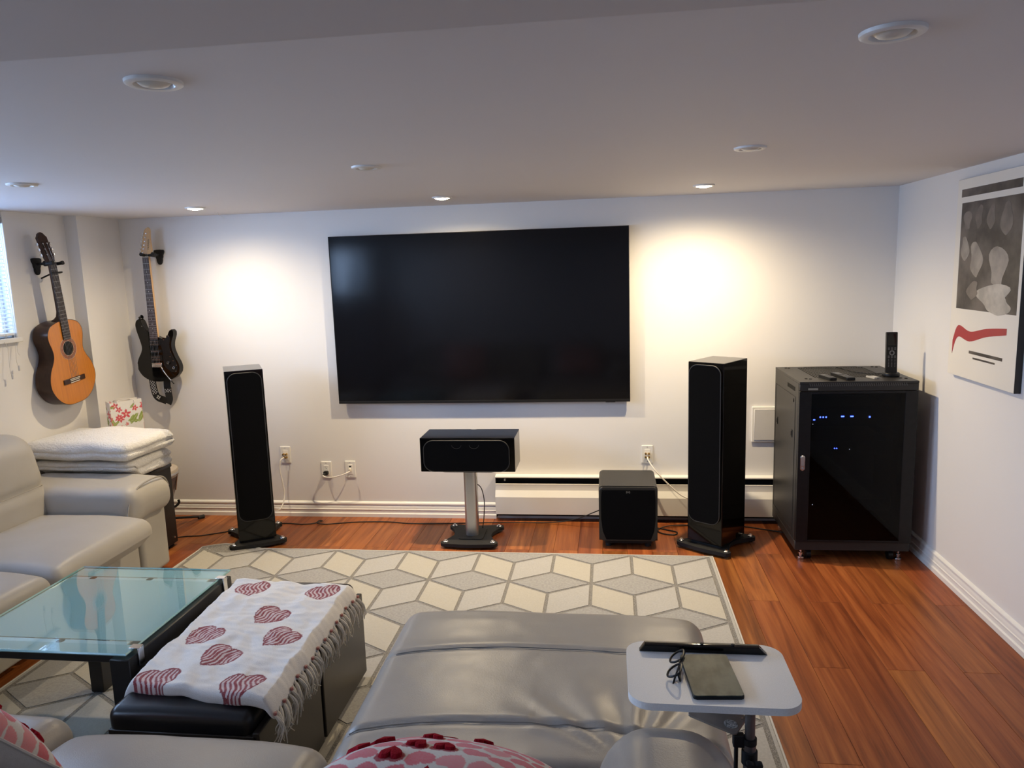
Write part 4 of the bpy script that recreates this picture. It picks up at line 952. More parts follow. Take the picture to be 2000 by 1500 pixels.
b = NB(); tube(b, [(0.036, -TH - 0.010, 0.106), (0.044, -TH - 0.024, 0.098), (0.075, -TH - 0.034, 0.055), (0.112, -TH - 0.036, 0.010)], 0.0028, 8, smooth=5); tr = obj('tremolo_arm', b, CHROME, t)
b = NB(); tube(b, [(0.110, -TH - 0.036, 0.012), (0.128, -TH - 0.036, -0.010)], 0.0042, 8); obj('tremolo_tip', b, MATTB, tr)
for x, z in ((0.088, 0.128), (0.124, 0.094)):
    b = NB(); lathe(b, [(0.011, 0), (0.0105, 0.006), (0.0085, 0.014), (0.008, 0.0145), (0, 0.015)], 18, Matrix.Translation((x, -TH - 0.0015, z)) @ Matrix.Rotation(PI / 2, 4, 'X')); kb = obj('knob', b, SATINB, t)
    b = NB(); tube(b, [(x + 0.007 * math.cos(a), -TH - 0.0165, z + 0.007 * math.sin(a)) for a in [2 * PI * i / 16 for i in range(16)]], 0.0008, 5, closed=True); obj('knob_ring', b, CHROME, kb)
b = NB()
for x, z in ((0.099, 0.168), (0.117, 0.140), (0.105, 0.20), (0.137, 0.11), (0.13, 0.07), (0.10, 0.305), (0.065, 0.282), (-0.08, 0.375)): lathe(b, [(0.0028, 0), (0.0024, 0.0014), (0, 0.0016)], 10, Matrix.Translation((x, -TH - 0.0016, z)) @ Matrix.Rotation(PI / 2, 4, 'X'))
obj('screws', b, CHROME, t)
ENUT = 0.825
b = NB(); prism(b, [(-0.027, 0.30), (0.027, 0.30), (0.0212, ENUT), (-0.0212, ENUT)], -TH - 0.004, -TH + 0.017, 'xz', 0.004, 2, bevel_caps=(False, True)); obj('neck', b, MAPLE, t)
b = NB(); prism(b, [(-0.0282, 0.285), (0.0282, 0.285), (0.0212, ENUT), (-0.0212, ENUT)], -TH - 0.010, -TH - 0.004, 'xz', 0.001, 1); fb = obj('fretboard', b, mat('rosewood_board', (0.060, 0.032, 0.026), 0.45, stretch=(60, 60, 3), var=(2.0, 0.7, (0.035, 0.02, 0.016)), bump=(10, 0.05)), t)
b = NB(); sc = ENUT - 0.112
for k in range(1, 24):
    z = ENUT - sc * (1 - 2 ** (-k / 12.0))
    if z < 0.288: break
    w = 0.0212 + (ENUT - z) / (ENUT - 0.285) * 0.007; box(b, -w, w, -TH - 0.0112, -TH - 0.0099, z - 0.0009, z + 0.0009)
o = obj('frets', b, STEEL, fb); o['kind'] = 'stuff'
b = NB()
for k in (3, 5, 7, 9, 12, 15, 17, 19, 21):
    z = ENUT - sc * (1 - 2 ** (-(k - 0.5) / 12.0))
    for x in ((-0.009, 0.009) if k == 12 else (0,)): lathe(b, [(0.003, 0), (0.003, 0.0004), (0, 0.0005)], 10, Matrix.Translation((x, -TH - 0.0099, z)) @ Matrix.Rotation(PI / 2, 4, 'X'))
obj('fret_markers', b, BONE, fb)
b = NB(); box(b, -0.0215, 0.0215, -TH - 0.011, -TH - 0.002, ENUT, ENUT + 0.005, 0.001, 1); obj('nut', b, BONE, t)
HO = [(-0.0212, 0), (-0.034, 0.020), (-0.031, 0.035), (-0.018, 0.080), (-0.006, 0.128), (0.006, 0.172), (0.018, 0.186), (0.033, 0.192), (0.044, 0.184), (0.045, 0.162), (0.041, 0.124), (0.043, 0.086), (0.046, 0.046), (0.034, 0.018), (0.0212, 0)]
b = NB(); prism(b, HO, -TH - 0.001, -TH + 0.013, 'xz', 0.002, 2, M=Matrix.Translation((0, 0, ENUT))); hs = obj('headstock', b, MAPLE, t)
for k in range(6):
    z = ENUT + 0.030 + k * 0.0245; xl = -0.033 + k * 0.0075
    b = NB(); lathe(b, [(0.0048, 0), (0.0048, 0.003), (0.003, 0.004), (0.003, 0.008), (0, 0.0085)], 12, Matrix.Translation((xl + 0.016, -TH - 0.001, z)) @ Matrix.Rotation(PI / 2, 4, 'X'))
    cyl(b, (xl, -TH + 0.010, z), (xl - 0.012, -TH + 0.010, z), 0.0026, n=8); prism(b, rrect(0.007, 0.017, 0.003, xl - 0.014, z, 4), -TH + 0.004, -TH + 0.016, 'xz', 0.002, 2); obj('tuning_peg', b, CHROME, hs)
INKB = mat('logo_ink', (0.012, 0.010, 0.008), 0.5, var=(60, 0.3, (0.02, 0.016, 0.012)), bump=(60, 0.02))
text_mesh('logo', 'YAMAHA', 0.0165, INKB, hs, pm(((0.10, 0, 0.995), (-0.995, 0, 0.10), (0, -1, 0)), (0.028, -TH - 0.0016, ENUT + 0.082)), align='CENTER')
b = NB()
for k in range(6):
    x0, x1 = -0.0262 + k * 0.0105, -0.0175 + k * 0.0070; zt = ENUT + 0.030 + k * 0.0245
    tube(b, [(x0, -TH - 0.0136, 0.112), (x1, -TH - 0.0122, ENUT + 0.003), (-0.017 + k * 0.0075, -TH - 0.006, zt)], 0.0006, 5)
obj('strings', b, STEEL, t)
# strap of the electric guitar
CHK = bpy.data.materials.new('checker_strap'); CHK.use_nodes = True; MATS['checker_strap'] = CHK; nt = CHK.node_tree
ck = nod(nt, 'ShaderNodeTexChecker', Scale=105.0); ck.inputs[1].default_value = (0.62, 0.60, 0.56, 1); ck.inputs[2].default_value = (0.008, 0.008, 0.008, 1)
tcn = nod(nt, 'ShaderNodeTexCoord'); mpn = nod(nt, 'ShaderNodeMapping'); mpn.inputs['Rotation'].default_value = (0, 0.1, 0); mpn.inputs['Scale'].default_value = (1, 0.001, 1); mpn.inputs['Location'].default_value = (0, 0.5, 0); nt.links.new(tcn.outputs['Object'], mpn.inputs[0]); nt.links.new(mpn.outputs[0], ck.inputs[0])
nt.links.new(ck.outputs[0], nt.nodes['Principled BSDF'].inputs['Base Color']); nt.nodes['Principled BSDF'].inputs['Roughness'].default_value = 0.8
b = NB(); ribbon(b, [(-0.085, 0.008, 0.06), (-0.083, 0.010, 0.0), (-0.078, 0.008, -0.05), (-0.066, 0.004, -0.095), (-0.045, 0.0, -0.118), (-0.01, -0.004, -0.130), (0.015, -0.006, -0.140)], [(1, 0, 0)] * 4 + [(0.8, 0, 0.6), (0.2, 0, 1), (0.1, 0, 1)], 0.048); st = obj('strap', b, MATTB, t)
b = NB(); ribbon(b, [(0.030, 0.006, 0.03), (0.024, 0.004, -0.03), (0.030, 0.0, -0.08), (0.036, -0.004, -0.125), (0.022, -0.006, -0.158)], [(1, 0, 0.0)] * 5, 0.050); obj('strap_end', b, MATTB, st)
b = NB(); ribbon(b, [(-0.082, 0.0080, 0.015), (-0.081, 0.0080, -0.005), (-0.0775, 0.0060, -0.05), (-0.066, 0.002, -0.092)], [(1, 0, 0)] * 4, 0.036); obj('checked_band', b, CHK, st)
b = NB(); ribbon(b, [(0.0285, -0.0016, -0.055), (0.0300, -0.002, -0.067), (0.0305, -0.0026, -0.080)], [(1, 0, 0)] * 3, 0.042); obj('checked_patch', b, CHK, st)
b = NB(); ribbon(b, [(-0.052, -0.0065, -0.107), (-0.04, -0.0065, -0.112), (-0.03, -0.0065, -0.118)], [(0.4, 0, 1)] * 3, 0.026); obj('checked_fold', b, CHK, st)
b = NB(); box(b, 0.008, 0.056, -0.010, 0.004, -0.055, -0.048, 0.002, 1); obj('strap_slider', b, MATTB, st)
b = NB(); ribbon(b, [(-0.094, 0.006, 0.408), (-0.100, -0.012, 0.432), (-0.090, -0.036, 0.430), (-0.078, -0.046, 0.400), (-0.064, -0.044, 0.355), (-0.060, -0.020, 0.335), (-0.085, 0.004, 0.30), (-0.105, 0.010, 0.24), (-0.10, 0.010, 0.10)], [(0.4, -0.6, 0.2)] * 9, 0.034); obj('strap_upper', b, BLEATHER, st)
yoke('black hanger holding the electric guitar on the back wall', (-2.150, 0, 1.800), math.radians(0))

# ------------------------------------------------------------------ soft things: helpers
def wobj(name, b, m, root, smooth=50, parent=None):
    """mesh made in room coordinates, hung under an unrotated root"""
    bmesh.ops.translate(b, verts=b.verts[:], vec=-Vector(root.location))
    return obj(name, b, m, parent or root, smooth)
def cush(b, x0, x1, y0, y1, z0, z1, r, nx=10, ny=10, nz=4, warp=None):
    c = Vector(((x0 + x1) / 2, (y0 + y1) / 2, (z0 + z1) / 2)); h = ((x1 - x0) / 2, (y1 - y0) / 2, (z1 - z0) / 2)
    def w(q):
        n = (q.x / h[0], q.y / h[1], q.z / h[2]); p = q + c
        return warp(p, n) if warp else p
    return superbox(b, *h, r, nx, ny, nz, w)
def crown(amt, wr=0.0, sc=7.0, seed=0.0):
    def f(p, n):
        u, v, k = n
        d = amt * max(0, 1 - u ** 4) * max(0, 1 - v ** 4)
        p = p.copy()
        if k > 0: p.z += d * k
        if wr: p.z += wr * ns((p.x + seed, p.y, p.z), sc) * (1 if k > 0 else 0.2); p.x += wr * 0.6 * ns((p.y, p.z + seed, p.x), sc); p.y += wr * 0.6 * ns((p.z, p.x, p.y + seed), sc)
        return p
    return f
# ------------------------------------------------------------------ sofa along the left wall
t = thing('sofa', 'grey leather sofa along the left wall under the window', 'sofa', (-2.05, -1.95, 0))
b = NB(); box(b, -2.44, -1.74, -2.93, -1.145, 0.03, 0.28, 0.02, 3); wobj('base', b, LEATHL, t)
for y0, y1 in ((-1.965, -1.16), (-2.64, -1.985)):
    b = NB(); cush(b, -1.76, -1.715, y0, y1, 0.035, 0.285, 0.015, 4, 10, 4); wobj('front_panel', b, LEATHL, t)
for i, (y0, y1) in enumerate(((-1.985, -1.275), (-2.66, -1.990))):
    def wseat(p, n, i=i):
        u, v, k = n; p = crown(0.022, 0.004, 8, i * 3.1)(p, n)
        if u > 0: p.x -= 0.085 * max(0, -k) * u ** 3 ; p.z -= 0.030 * max(0, u - 0.2) ** 2 * (1 if k > 0 else 0)
        return p
    b = NB(); cush(b, -2.20, -1.525, y0, y1, 0.265, 0.440, 0.055, 16, 14, 4, wseat); s = wobj('seat_cushion', b, LEATHL, t)
    b = NB(); tube(b, [(-1.556 , y0 + 0.03 + (y1 - y0 - 0.06) * k / 16, 0.405 + 0.010 * math.sin(PI * k / 16)) for k in range(17)], 0.004, 6); wobj('piping', b, SEAML, t, parent=s)
for i, (y0, y1) in enumerate(((-1.975, -1.175), (-2.66, -1.99))):
    def wback(p, n, i=i):
        u, v, k = n; p = p.copy()
        lean = (p.z - 0.42) * 0.28; p.x -= lean
        bul = 0.03 * max(0, 1 - v ** 4)
        if u > 0: p.x += bul * (1 - k * k) + 0.02 * max(0, k) - 0.018 * math.exp(-((p.z - 0.585) / 0.022) ** 2)
        p.x += 0.004 * ns((p.y, p.z, i), 9)
        return p
    b = NB(); cush(b, -2.40, -2.13, y0, y1, 0.36, 0.865, 0.10, 6, 14, 14, wback); s = wobj('back_cushion', b, LEATHL, t)
    b = NB(); tube(b, [wback(Vector((-2.13, (y0 + y1) / 2 + (y1 - y0) / 2 * vv, 0.585)), (1.0, vv, -0.109)) for vv in [-0.84 + 1.68 * k / 12 for k in range(13)]], 0.004, 6); wobj('piping', b, SEAML, t, parent=s)
b = NB(); cush(b, -2.44, -1.705, -1.145, -0.902, 0.02, 0.47, 0.03, 10, 5, 8); ar = wobj('armrest', b, LEATHL, t)
def warm(p, n):
    u, v, k = n; p = p.copy()
    if v < 0: p.z -= 0.05 * v * v * max(0, 0.6 - k) ; p.y -= 0.015 * max(0, -k)
    p.z += 0.006 * ns((p.x, p.y, 2), 6); p.z -= 0.02 * max(0, u) ** 4 * (1 + v) * 0.5
    p.y += 0.004 * ns((p.x * 2.5, p.z * 0.7, 4), 10)
    return p
b = NB(); cush(b, -2.45, -1.638, -1.29, -0.893, 0.375, 0.570, 0.085, 16, 10, 4, warm); pad = wobj('arm_pad', b, LEATHL, t, parent=ar)
b = NB(); tube(b, [(-1.668, -0.915, 0.49), (-1.672, -0.935, 0.535), (-1.674, -0.98, 0.560), (-1.676, -1.05, 0.566), (-1.674, -1.14, 0.562), (-1.672, -1.22, 0.535), (-1.670, -1.272, 0.480), (-1.668, -1.290, 0.43)], 0.0045, 6, smooth=4); wobj('piping', b, SEAML, t, parent=ar)
b = NB(); cush(b, -2.47, -2.36, -2.93, -1.10, 0.03, 0.74, 0.03, 3, 12, 6); wobj('back_frame', b, LEATHL, t)
for x, y in ((-1.78, -1.0), (-2.38, -1.0), (-1.80, -2.6), (-2.38, -2.6)):
    b = NB(); box(b, x - 0.03, x + 0.03, y - 0.03, y + 0.03, 0, 0.04); wobj('foot', b, MATTB, t)

# ------------------------------------------------------------------ sectional in front of the viewer
t = thing('reclining_sofa', 'grey leather sectional sofa in the foreground with its footrest raised', 'sofa', (0.2, -3.4, 0))
def wfoot(p, n):
    u, v, k = n; p = p.copy()
    if k > 0:
        p.z += 0.020 * max(0, 1 - u ** 4) * k
        for ys, dp in ((-2.565, 0.010), (-2.950, 0.013)):
            yy = ys - 0.055 * u * u
            p.z -= dp * math.exp(-((p.y - yy) / 0.012) ** 2) * k
            p.z += 0.006 * math.exp(-((p.y - yy) / 0.05) ** 2) * k
        p.z -= 0.03 * max(0, v - 0.72) ** 1 * k
        # creases fanning out from the arm
        dx, dy = p.x - 0.86, p.y + 3.10; r = math.hypot(dx, dy); a = math.atan2(dy, dx)
        if r > 0.05: p.z += 0.0038 * k * math.sin(a * 17 + 1.5 * math.sin(a * 5)) * math.exp(-((r - 0.22) / 0.16) ** 2) * (1 if a > 0.7 else 0.0) * min(1, max(0, (a - 0.7) * 3)) * max(0, min(1, (2.9 - a) * 2))
        p.z += 0.003 * ns((p.x, p.y, 1), 4) * k + 0.0010 * ns((p.x, p.y, 5), 16) * k
    p.x += 0.02 * (1 - (n[1] + 1) / 2) * (1 if u < 0 else -0.3) * 0.5
    return p
b = NB(); cush(b, 0.088, 1.118, -3.14, -2.262, 0.285, 0.455, 0.06, 70, 70, 4, wfoot); fo = wobj('footrest', b, LEATHER, t)
for ys in (-2.565, -2.950):
    for off in (-0.006, 0.006):
        P = []
        for k in range(41):
            u = -0.93 + 1.86 * k / 40; x = 0.603 + 0.515 * u; yy = ys - 0.055 * u * u
            if ys < -2.9 and x > 0.80: continue
            q = wfoot(Vector((x, yy + off, 0.455 - 0.5 * max(0, abs(u) - 0.885) ** 1.3)), (u, (yy + 2.701) / 0.439, 1.0))
            P.append((x, yy + off, q.z + 0.0004))
        b = NB(); tube(b, P, 0.0018, 5); wobj('seam', b, SEAM, t, parent=fo)
b = NB(); box(b, 0.16, 1.05, -3.20, -2.36, 0.03, 0.30, 0.03, 3); wobj('footrest_base', b, LEATHER, t)
b = NB(); cush(b, 0.105, 0.80, -3.66, -3.10, 0.27, 0.455, 0.06, 12, 12, 4, crown(0.02, 0.004, 8, 9)); wobj('seat_cushion', b, LEATHER, t)
def wmid(p, n):
    p = crown(0.020, 0.005, 7, 4)(p, n); u, v, k = n
    p.y -= 0.035 * u ** 4 * max(0, v); p.z -= 0.02 * max(0, v) ** 3 * max(0, k)
    return p
b = NB(); cush(b, -0.672, 0.098, -3.66, -2.985, 0.255, 0.450, 0.07, 20, 18, 4, wmid); s = wobj('seat_cushion', b, LEATHER, t)
b = NB(); tube(b, [(-0.64, -3.06, 0.405), (-0.60, -3.022, 0.41), (-0.45, -3.006, 0.415), (-0.28, -3.002, 0.415), (-0.1, -3.008, 0.415), (0.03, -3.026, 0.41), (0.07, -3.06, 0.405)], 0.0035, 6, smooth=5); wobj('piping', b, SEAM, t, parent=s)
b = NB(); cush(b, -1.55, -0.682, -3.66, -2.945, 0.255, 0.450, 0.07, 16, 14, 4, crown(0.016, 0.005, 7, 14)); wobj('corner_cushion', b, LEATHER, t)
b = NB(); box(b, -1.60, 0.10, -3.90, -3.04, 0.03, 0.27, 0.03, 3); wobj('base', b, LEATHER, t)
def warmr(p, n):
    u, v, k = n; p = p.copy()
    p.z += 0.010 * (1 - u * u) * max(0, k); p.z += 0.004 * ns((p.x, p.y, 3), 7)
    return p
b = NB(); cush(b, 0.778, 1.092, -3.92, -3.068, 0.04, 0.602, 0.12, 12, 18, 10, warmr); wobj('armrest', b, LEATHER, t)
for x0, x1 in ((-1.50, -0.69), (-0.675, 0.10), (0.11, 0.775)):
    def wb(p, n):
        p = p.copy(); p.y -= (p.z - 0.45) * 0.35; p.y += 0.03 * max(0, 1 - n[0] ** 4) * (1 if n[1] > 0 else 0); return p
    b = NB(); cush(b, x0, x1, -3.93, -3.655, 0.40, 0.79, 0.09, 12, 5, 8, wb); wobj('back_cushion', b, LEATHER, t)
b = NB(); cush(b, -1.60, 1.09, -4.02, -3.90, 0.03, 0.66, 0.04, 14, 3, 6); wobj('back_frame', b, LEATHER, t)
for x in (-1.5, -0.2, 0.9):
    b = NB(); box(b, x - 0.03, x + 0.03, -3.86, -3.80, 0, 0.04); wobj('foot', b, MATTB, t)
    b = NB(); box(b, x - 0.03, x + 0.03, -3.16, -3.10, 0.0105, 0.04); wobj('foot', b, MATTB, t)

# ------------------------------------------------------------------ heart cushions
def heart(x, y):
    y = y * 1.05 + 0.12
    a = x * x + y * y - 1
    return a * a * a - x * x * y * y * y
PILW = mat('cushion_print', (1, 1, 1), 0.95, spec=0.05, attr=True, var=(220, 0.18, (0.45, 0.40, 0.38)), bump=(500, 0.5, 0.001), sheen=0.2)
PILB = mat('cushion_back', (0.56, 0.54, 0.52), 0.95, spec=0.05, var=(90, 0.4, (0.48, 0.46, 0.45)), bump=(500, 0.5, 0.001))
TUFT = mat('tufted_red', (0.33, 0.012, 0.022), 0.95, spec=0.05, var=(150, 0.6, (0.22, 0.006, 0.014)), bump=(300, 1.0, 0.003))
def pillow(label, loc, rot, seed, size=0.46, T=0.075):
    t = thing('heart_cushion', label, 'cushion', loc, rot=rot, group='heart print cushions')
    rnd = random.Random(seed); cells = []
    n0 = 8
    for j in range(-1, n0 + 1):
        for i in range(-1, n0 + 1):
            cells.append((-size / 2 + size * (i + 0.5 + (0.5 if j % 2 else 0)) / n0 + rnd.uniform(-.004, .004), -size / 2 + size * (j + 0.5) / n0 + rnd.uniform(-.004, .004), rnd.uniform(-0.5, 0.5) + (PI if rnd.random() < 0.35 else 0), 'r' if rnd.random() < 0.28 else ('p' if rnd.random() < 0.65 else 'q')))
    def shape(u, v):
        e = max(0.0, (1 - abs(u) ** 2.6) * (1 - abs(v) ** 2.6)); pin = 1 - 0.05 * (1 - v * v) * abs(u) ** 3
        pin2 = 1 - 0.05 * (1 - u * u) * abs(v) ** 3
        return u * size / 2 * pin, v * size / 2 * pin2, T * e ** 0.55
    def sheet(name, sgn, N, m):
        b = NB(); G = []
        for i in range(N + 1):
            row = []
            for j in range(N + 1):
                x, z, d = shape(-1 + 2 * i / N, -1 + 2 * j / N)
                row.append(b.verts.new((x, sgn * (d + 0.003 * ns((x, z, seed), 12)), z)))
            G.append(row)
        for i in range(N):
            for j in range(N): b.faces.new((G[i][j], G[i + 1][j], G[i + 1][j + 1], G[i][j + 1]))
        return obj(name, b, m, t, smooth=80)
    fr = sheet('front', 1, 150, PILW)
    R = size / n0 * 0.43
    def colr(co):
        for cx, cz, a, kd in cells:
            dx, dz = (co.x - cx) / R, (co.z - cz) / R
            if abs(dx) < 1.3 and abs(dz) < 1.3:
                ca, sa = math.cos(a), math.sin(a)
                if heart(dx * ca + dz * sa, -dx * sa + dz * ca) < 0: return {'r': (0.33, 0.012, 0.022), 'p': (0.62, 0.13, 0.15), 'q': (0.68, 0.24, 0.25)}[kd]
        return (0.66, 0.62, 0.57)
    paint(fr, colr)
    sheet('back', -1, 40, PILB)
    b = NB()
    P = []
    for (u0, v0), (u1, v1) in (((-1, -1), (1, -1)), ((1, -1), (1, 1)), ((1, 1), (-1, 1)), ((-1, 1), (-1, -1))):
        for k in range(16):
            x, z, d = shape(u0 + (u1 - u0) * k / 16, v0 + (v1 - v0) * k / 16); P.append((x, 0, z))
    tube(b, P, 0.004, 6, closed=True); obj('piping', b, PILB, t)
    # tufted hearts stand proud of the cloth
    hp = [(math.sin(a) ** 3 * 0.98, (13 * math.cos(a) - 5 * math.cos(2 * a) - 2 * math.cos(3 * a) - math.cos(4 * a)) / 15.0) for a in [2 * PI * k / 18 for k in range(18)]]
    for cx, cz, a, kd in cells:
        if kd != 'r' or max(abs(cx), abs(cz)) > size / 2 * 0.93: continue
        b = NB(); ca, sa = math.cos(a), math.sin(a); lo, hi = [], []
        for k, (hx, hz_) in enumerate(hp):
            for sc_, lst, up in ((1.0, lo, -0.002), (0.88, hi, 0.006)):
                x, z = cx + R * sc_ * 0.95 * (hx * ca - hz_ * sa), cz + R * sc_ * 0.95 * (hx * sa + hz_ * ca)
                u, v = max(-1, min(1, 2 * x / size)), max(-1, min(1, 2 * z / size)); d = shape(u, v)[2]
                lst.append(b.verts.new((x, d + up, z)))
        cu, cv = 2 * cx / size, 2 * cz / size; cen = b.verts.new((cx, shape(cu, cv)[2] + 0.009, cz)); n = len(lo)
        for k in range(n): b.faces.new((lo[k], lo[(k + 1) % n], hi[(k + 1) % n], hi[k])); b.faces.new((hi[k], hi[(k + 1) % n], cen))
        obj('tufted_heart', b, TUFT, t)
    return t
pillow('heart print cushion on the raised recliner seat at the bottom centre', (0.500, -3.425, 0.640), (math.radians(60), math.radians(2), math.radians(-6)), 3, T=0.085)
pillow('heart print cushion at the bottom left corner, its pale back turned to the viewer', (-0.75, -3.34, 0.647), (math.radians(38), 0, math.radians(-6)), 8, T=0.085)

# ------------------------------------------------------------------ left corner: cabinet, folded blankets, drum, gift bag
t = thing('side_cabinet', 'low black side cabinet between the sofa and the corner', 'cabinet', (-2.155, -0.722, 0))
b = NB(); box(b, -2.44, -1.872, -0.884, -0.562, 0.02, 0.50, 0.003, 1); wobj('body', b, BWOOD, t)
b = NB(); box(b, -2.443, -1.866, -0.887, -0.557, 0.50, 0.522, 0.003, 1); wobj('top', b, BWOOD, t)
b = NB(); box(b, -2.42, -1.89, -0.87, -0.58, 0.0, 0.021); wobj('plinth', b, MATTB, t)
b = NB(); cyl(b, (-1.8725, -0.60, 0.06), (-1.866, -0.60, 0.06), 0.006, n=12); wobj('screw_cap', b, CHROME, t)
def fold(label, x0, x1, y0, y1, z0, z1, rz, seed, droop):
    cx, cy = (x0 + x1) / 2, (y0 + y1) / 2
    t = thing('folded_blanket', label, 'blanket', (cx, cy, z0), rz, 'folded white blankets')
    hx, hy, hz = (x1 - x0) / 2, (y1 - y0) / 2, (z1 - z0) / 2
    def w(q):
        u, v, k = q.x / hx, q.y / hy, q.z / hz
        e = max(abs(u), abs(v)); p = q.copy()
        fold_ = math.exp(-((k + 0.05 + 0.25 * ns((q.x * 1.5, q.y * 1.5, seed), 2)) / 0.16) ** 2)
        if e > 0.8: s = 1 - 0.045 * fold_ * (e - 0.8) / 0.2; p.x *= s; p.y *= s
        p.z += hz
        if k > 0: p.z += 0.032 * max(0, 1 - u * u) * max(0, 1 - v * v) * (1.0 if droop else 0.2)
        p.z += 0.016 * ns((q.x, q.y, seed), 4.5) * (1 if k > 0 else 0.3 if droop == 0 else 0.5) + 0.003 * ns((q.x, q.y, q.z + seed), 22)
        p.x += 0.014 * ns((q.z * 3, q.y, seed), 5) * abs(u); p.y += 0.014 * ns((q.x, q.z * 3, seed + 3), 5) * abs(v)
        if not droop:
            p.z = max(p.z, 0.0005)
            if v < -0.5: p.z = max(p.z, 0.050 * min(1.0, (-0.5 - v) / 0.3) + 0.03 * (k + 1))
        return p
    b = NB(); superbox(b, hx, hy, hz, min(hz * 0.95, 0.045), 44, 36, 10, w); obj('blanket_cloth', b, FLEECE, t, smooth=80)
fold('lower of two folded white fleece blankets on the black cabinet', -2.475, -1.835, -0.965, -0.565, 0.523, 0.630, math.radians(-3), 2.0, 0)
fold('upper of two folded white fleece blankets, heaped on the other', -2.495, -1.805, -1.00, -0.560, 0.646, 0.746, math.radians(-5), 7.0, 1)

DRUMW = mat('drum_shell', (0.13, 0.055, 0.03), 0.35, coat=0.3, stretch=(30, 30, 3), var=(2, 0.6, (0.09, 0.035, 0.02)), bump=(6, 0.02))
DRUMH = mat('drum_head', (0.55, 0.47, 0.38), 0.6, var=(12, 0.5, (0.47, 0.40, 0.32)), bump=(60, 0.05))
t = thing('drum', 'brown wooden drum with a pale skin behind the side cabinet', 'drum', (-2.165, -0.362, 0))
b = NB(); lathe(b, [(0.10, 0.12), (0.122, 0.18), (0.158, 0.28), (0.178, 0.36), (0.180, 0.395)], 40); obj('shell', b, DRUMW, t)
b = NB(); lathe(b, [(0.1805, 0.37), (0.1835, 0.375), (0.1835, 0.41), (0.178, 0.418), (0.0, 0.418)], 40, cap=False); obj('skin', b, DRUMH, t)
b = NB(); lathe(b, [(0.1837, 0.385), (0.187, 0.387), (0.187, 0.397), (0.1837, 0.399)], 40, cap=False); obj('hoop', b, CHROME, t)
for k in range(8):
    a = 2 * PI * k / 8 + 0.2; b = NB(); tube(b, [(0.185 * math.cos(a), 0.185 * math.sin(a), 0.39), (0.166 * math.cos(a), 0.166 * math.sin(a), 0.28)], 0.004, 8); obj('tension_rod', b, CHROME, t)
t = thing('drum_stand', 'black tripod stand carrying the brown drum', 'stand', (-2.165, -0.362, 0))
b = NB(); lathe(b, [(0.02, 0.05), (0.02, 0.10), (0.105, 0.108), (0.105, 0.1195)], 24); obj('cradle', b, MATTB, t)
for a, ln in ((0.97, 0.335), (-1.9, 0.16), (2.7, 0.20)):
    b = NB(); e = Vector((ln * math.cos(a), ln * math.sin(a), 0.014)); tube(b, [(0.01 * math.cos(a), 0.01 * math.sin(a), 0.085), e], 0.008, 10); lg = obj('leg', b, MATTB, t)
    b = NB(); d = Vector((math.cos(a), math.sin(a), -0.02)); tube(b, [e - d * 0.035, e - d * 0.02, e + d * 0.006], 0.013, 12); obj('rubber_cap', b, MATTB, lg)
b = NB(); tube(b, [(0.02, 0.02, 0.09), (0.06, 0.11, 0.125), (0.075, 0.150, 0.128), (0.092, 0.165, 0.150), (0.088, 0.165, 0.168)], 0.008, 10, smooth=4); obj('hook', b, MATTB, t)

BAGP = mat('bag_paper', (1, 1, 1), 0.5, attr=True, var=(60, 0.12, (0.6, 0.58, 0.55)), bump=(120, 0.05))
t = thing('gift_bag', 'white paper gift bag printed with red flowers and green leaves', 'gift bag', (-2.225, -0.435, 0.4185), math.radians(54))
rnd = random.Random(5); motifs = []
for k in range(46): motifs.append((rnd.uniform(-0.14, 0.14), rnd.uniform(0.02, 0.46), rnd.uniform(0.012, 0.026), rnd.uniform(0, PI), rnd.choice('rrrgg')))
motifs += [(-0.005, 0.395, 0.030, 0.3, 'r'), (0.04, 0.36, 0.028, 0.9, 'g'), (0.085, 0.37, 0.03, 1.1, 'g'), (0.05, 0.425, 0.02, 0, 'r'), (0.10, 0.43, 0.024, 2.0, 'r')]
def bagcol(co):
    s = co.x if abs(co.x) < 0.0947 else co.y * 1.0
    for mx, mz, r_, a, kd in motifs:
        dx, dz = s - mx, co.z - mz
        if abs(dx) > 0.05 or abs(dz) > 0.05: continue
        u, v = dx * math.cos(a) + dz * math.sin(a), -dx * math.sin(a) + dz * math.cos(a)
        if kd == 'r':
            rr = math.hypot(u, v); ang = math.atan2(v, u)
            if rr < r_ * (0.72 + 0.28 * math.cos(5 * ang)): return (0.62, 0.045, 0.07) if rr > r_ * 0.25 else (0.8, 0.45, 0.35)
        elif (u / (r_ * 1.4)) ** 2 + (v / (r_ * 0.45)) ** 2 < 1: return (0.26, 0.34, 0.06) if abs(v) > r_ * 0.06 else (0.45, 0.52, 0.2)
    return (0.80, 0.78, 0.73)
b = NB()
def quadgrid(b, p00, p10, p11, p01, n, m):
    G = [[b.verts.new(Vector(p00).lerp(Vector(p10), i / n).lerp(Vector(p01).lerp(Vector(p11), i / n), j / m)) for j in range(m + 1)] for i in range(n + 1)]
    for i in range(n):
        for j in range(m): b.faces.new((G[i][j], G[i + 1][j], G[i + 1][j + 1], G[i][j + 1]))
hw_, hd_, ht_ = 0.095, 0.040, 0.480
quadgrid(b, (-hw_, -hd_, 0), (hw_, -hd_, 0), (hw_, -hd_ + 0.006, ht_), (-hw_, -hd_ + 0.006, ht_ - 0.006), 70, 110)
quadgrid(b, (hw_, hd_, 0), (-hw_, hd_, 0), (-hw_, hd_ - 0.004, ht_), (hw_, hd_ - 0.004, ht_), 20, 30)
quadgrid(b, (-hw_, hd_, 0), (-hw_, -hd_, 0), (-hw_, -hd_ + 0.006, ht_ - 0.006), (-hw_, hd_ - 0.004, ht_), 20, 110)
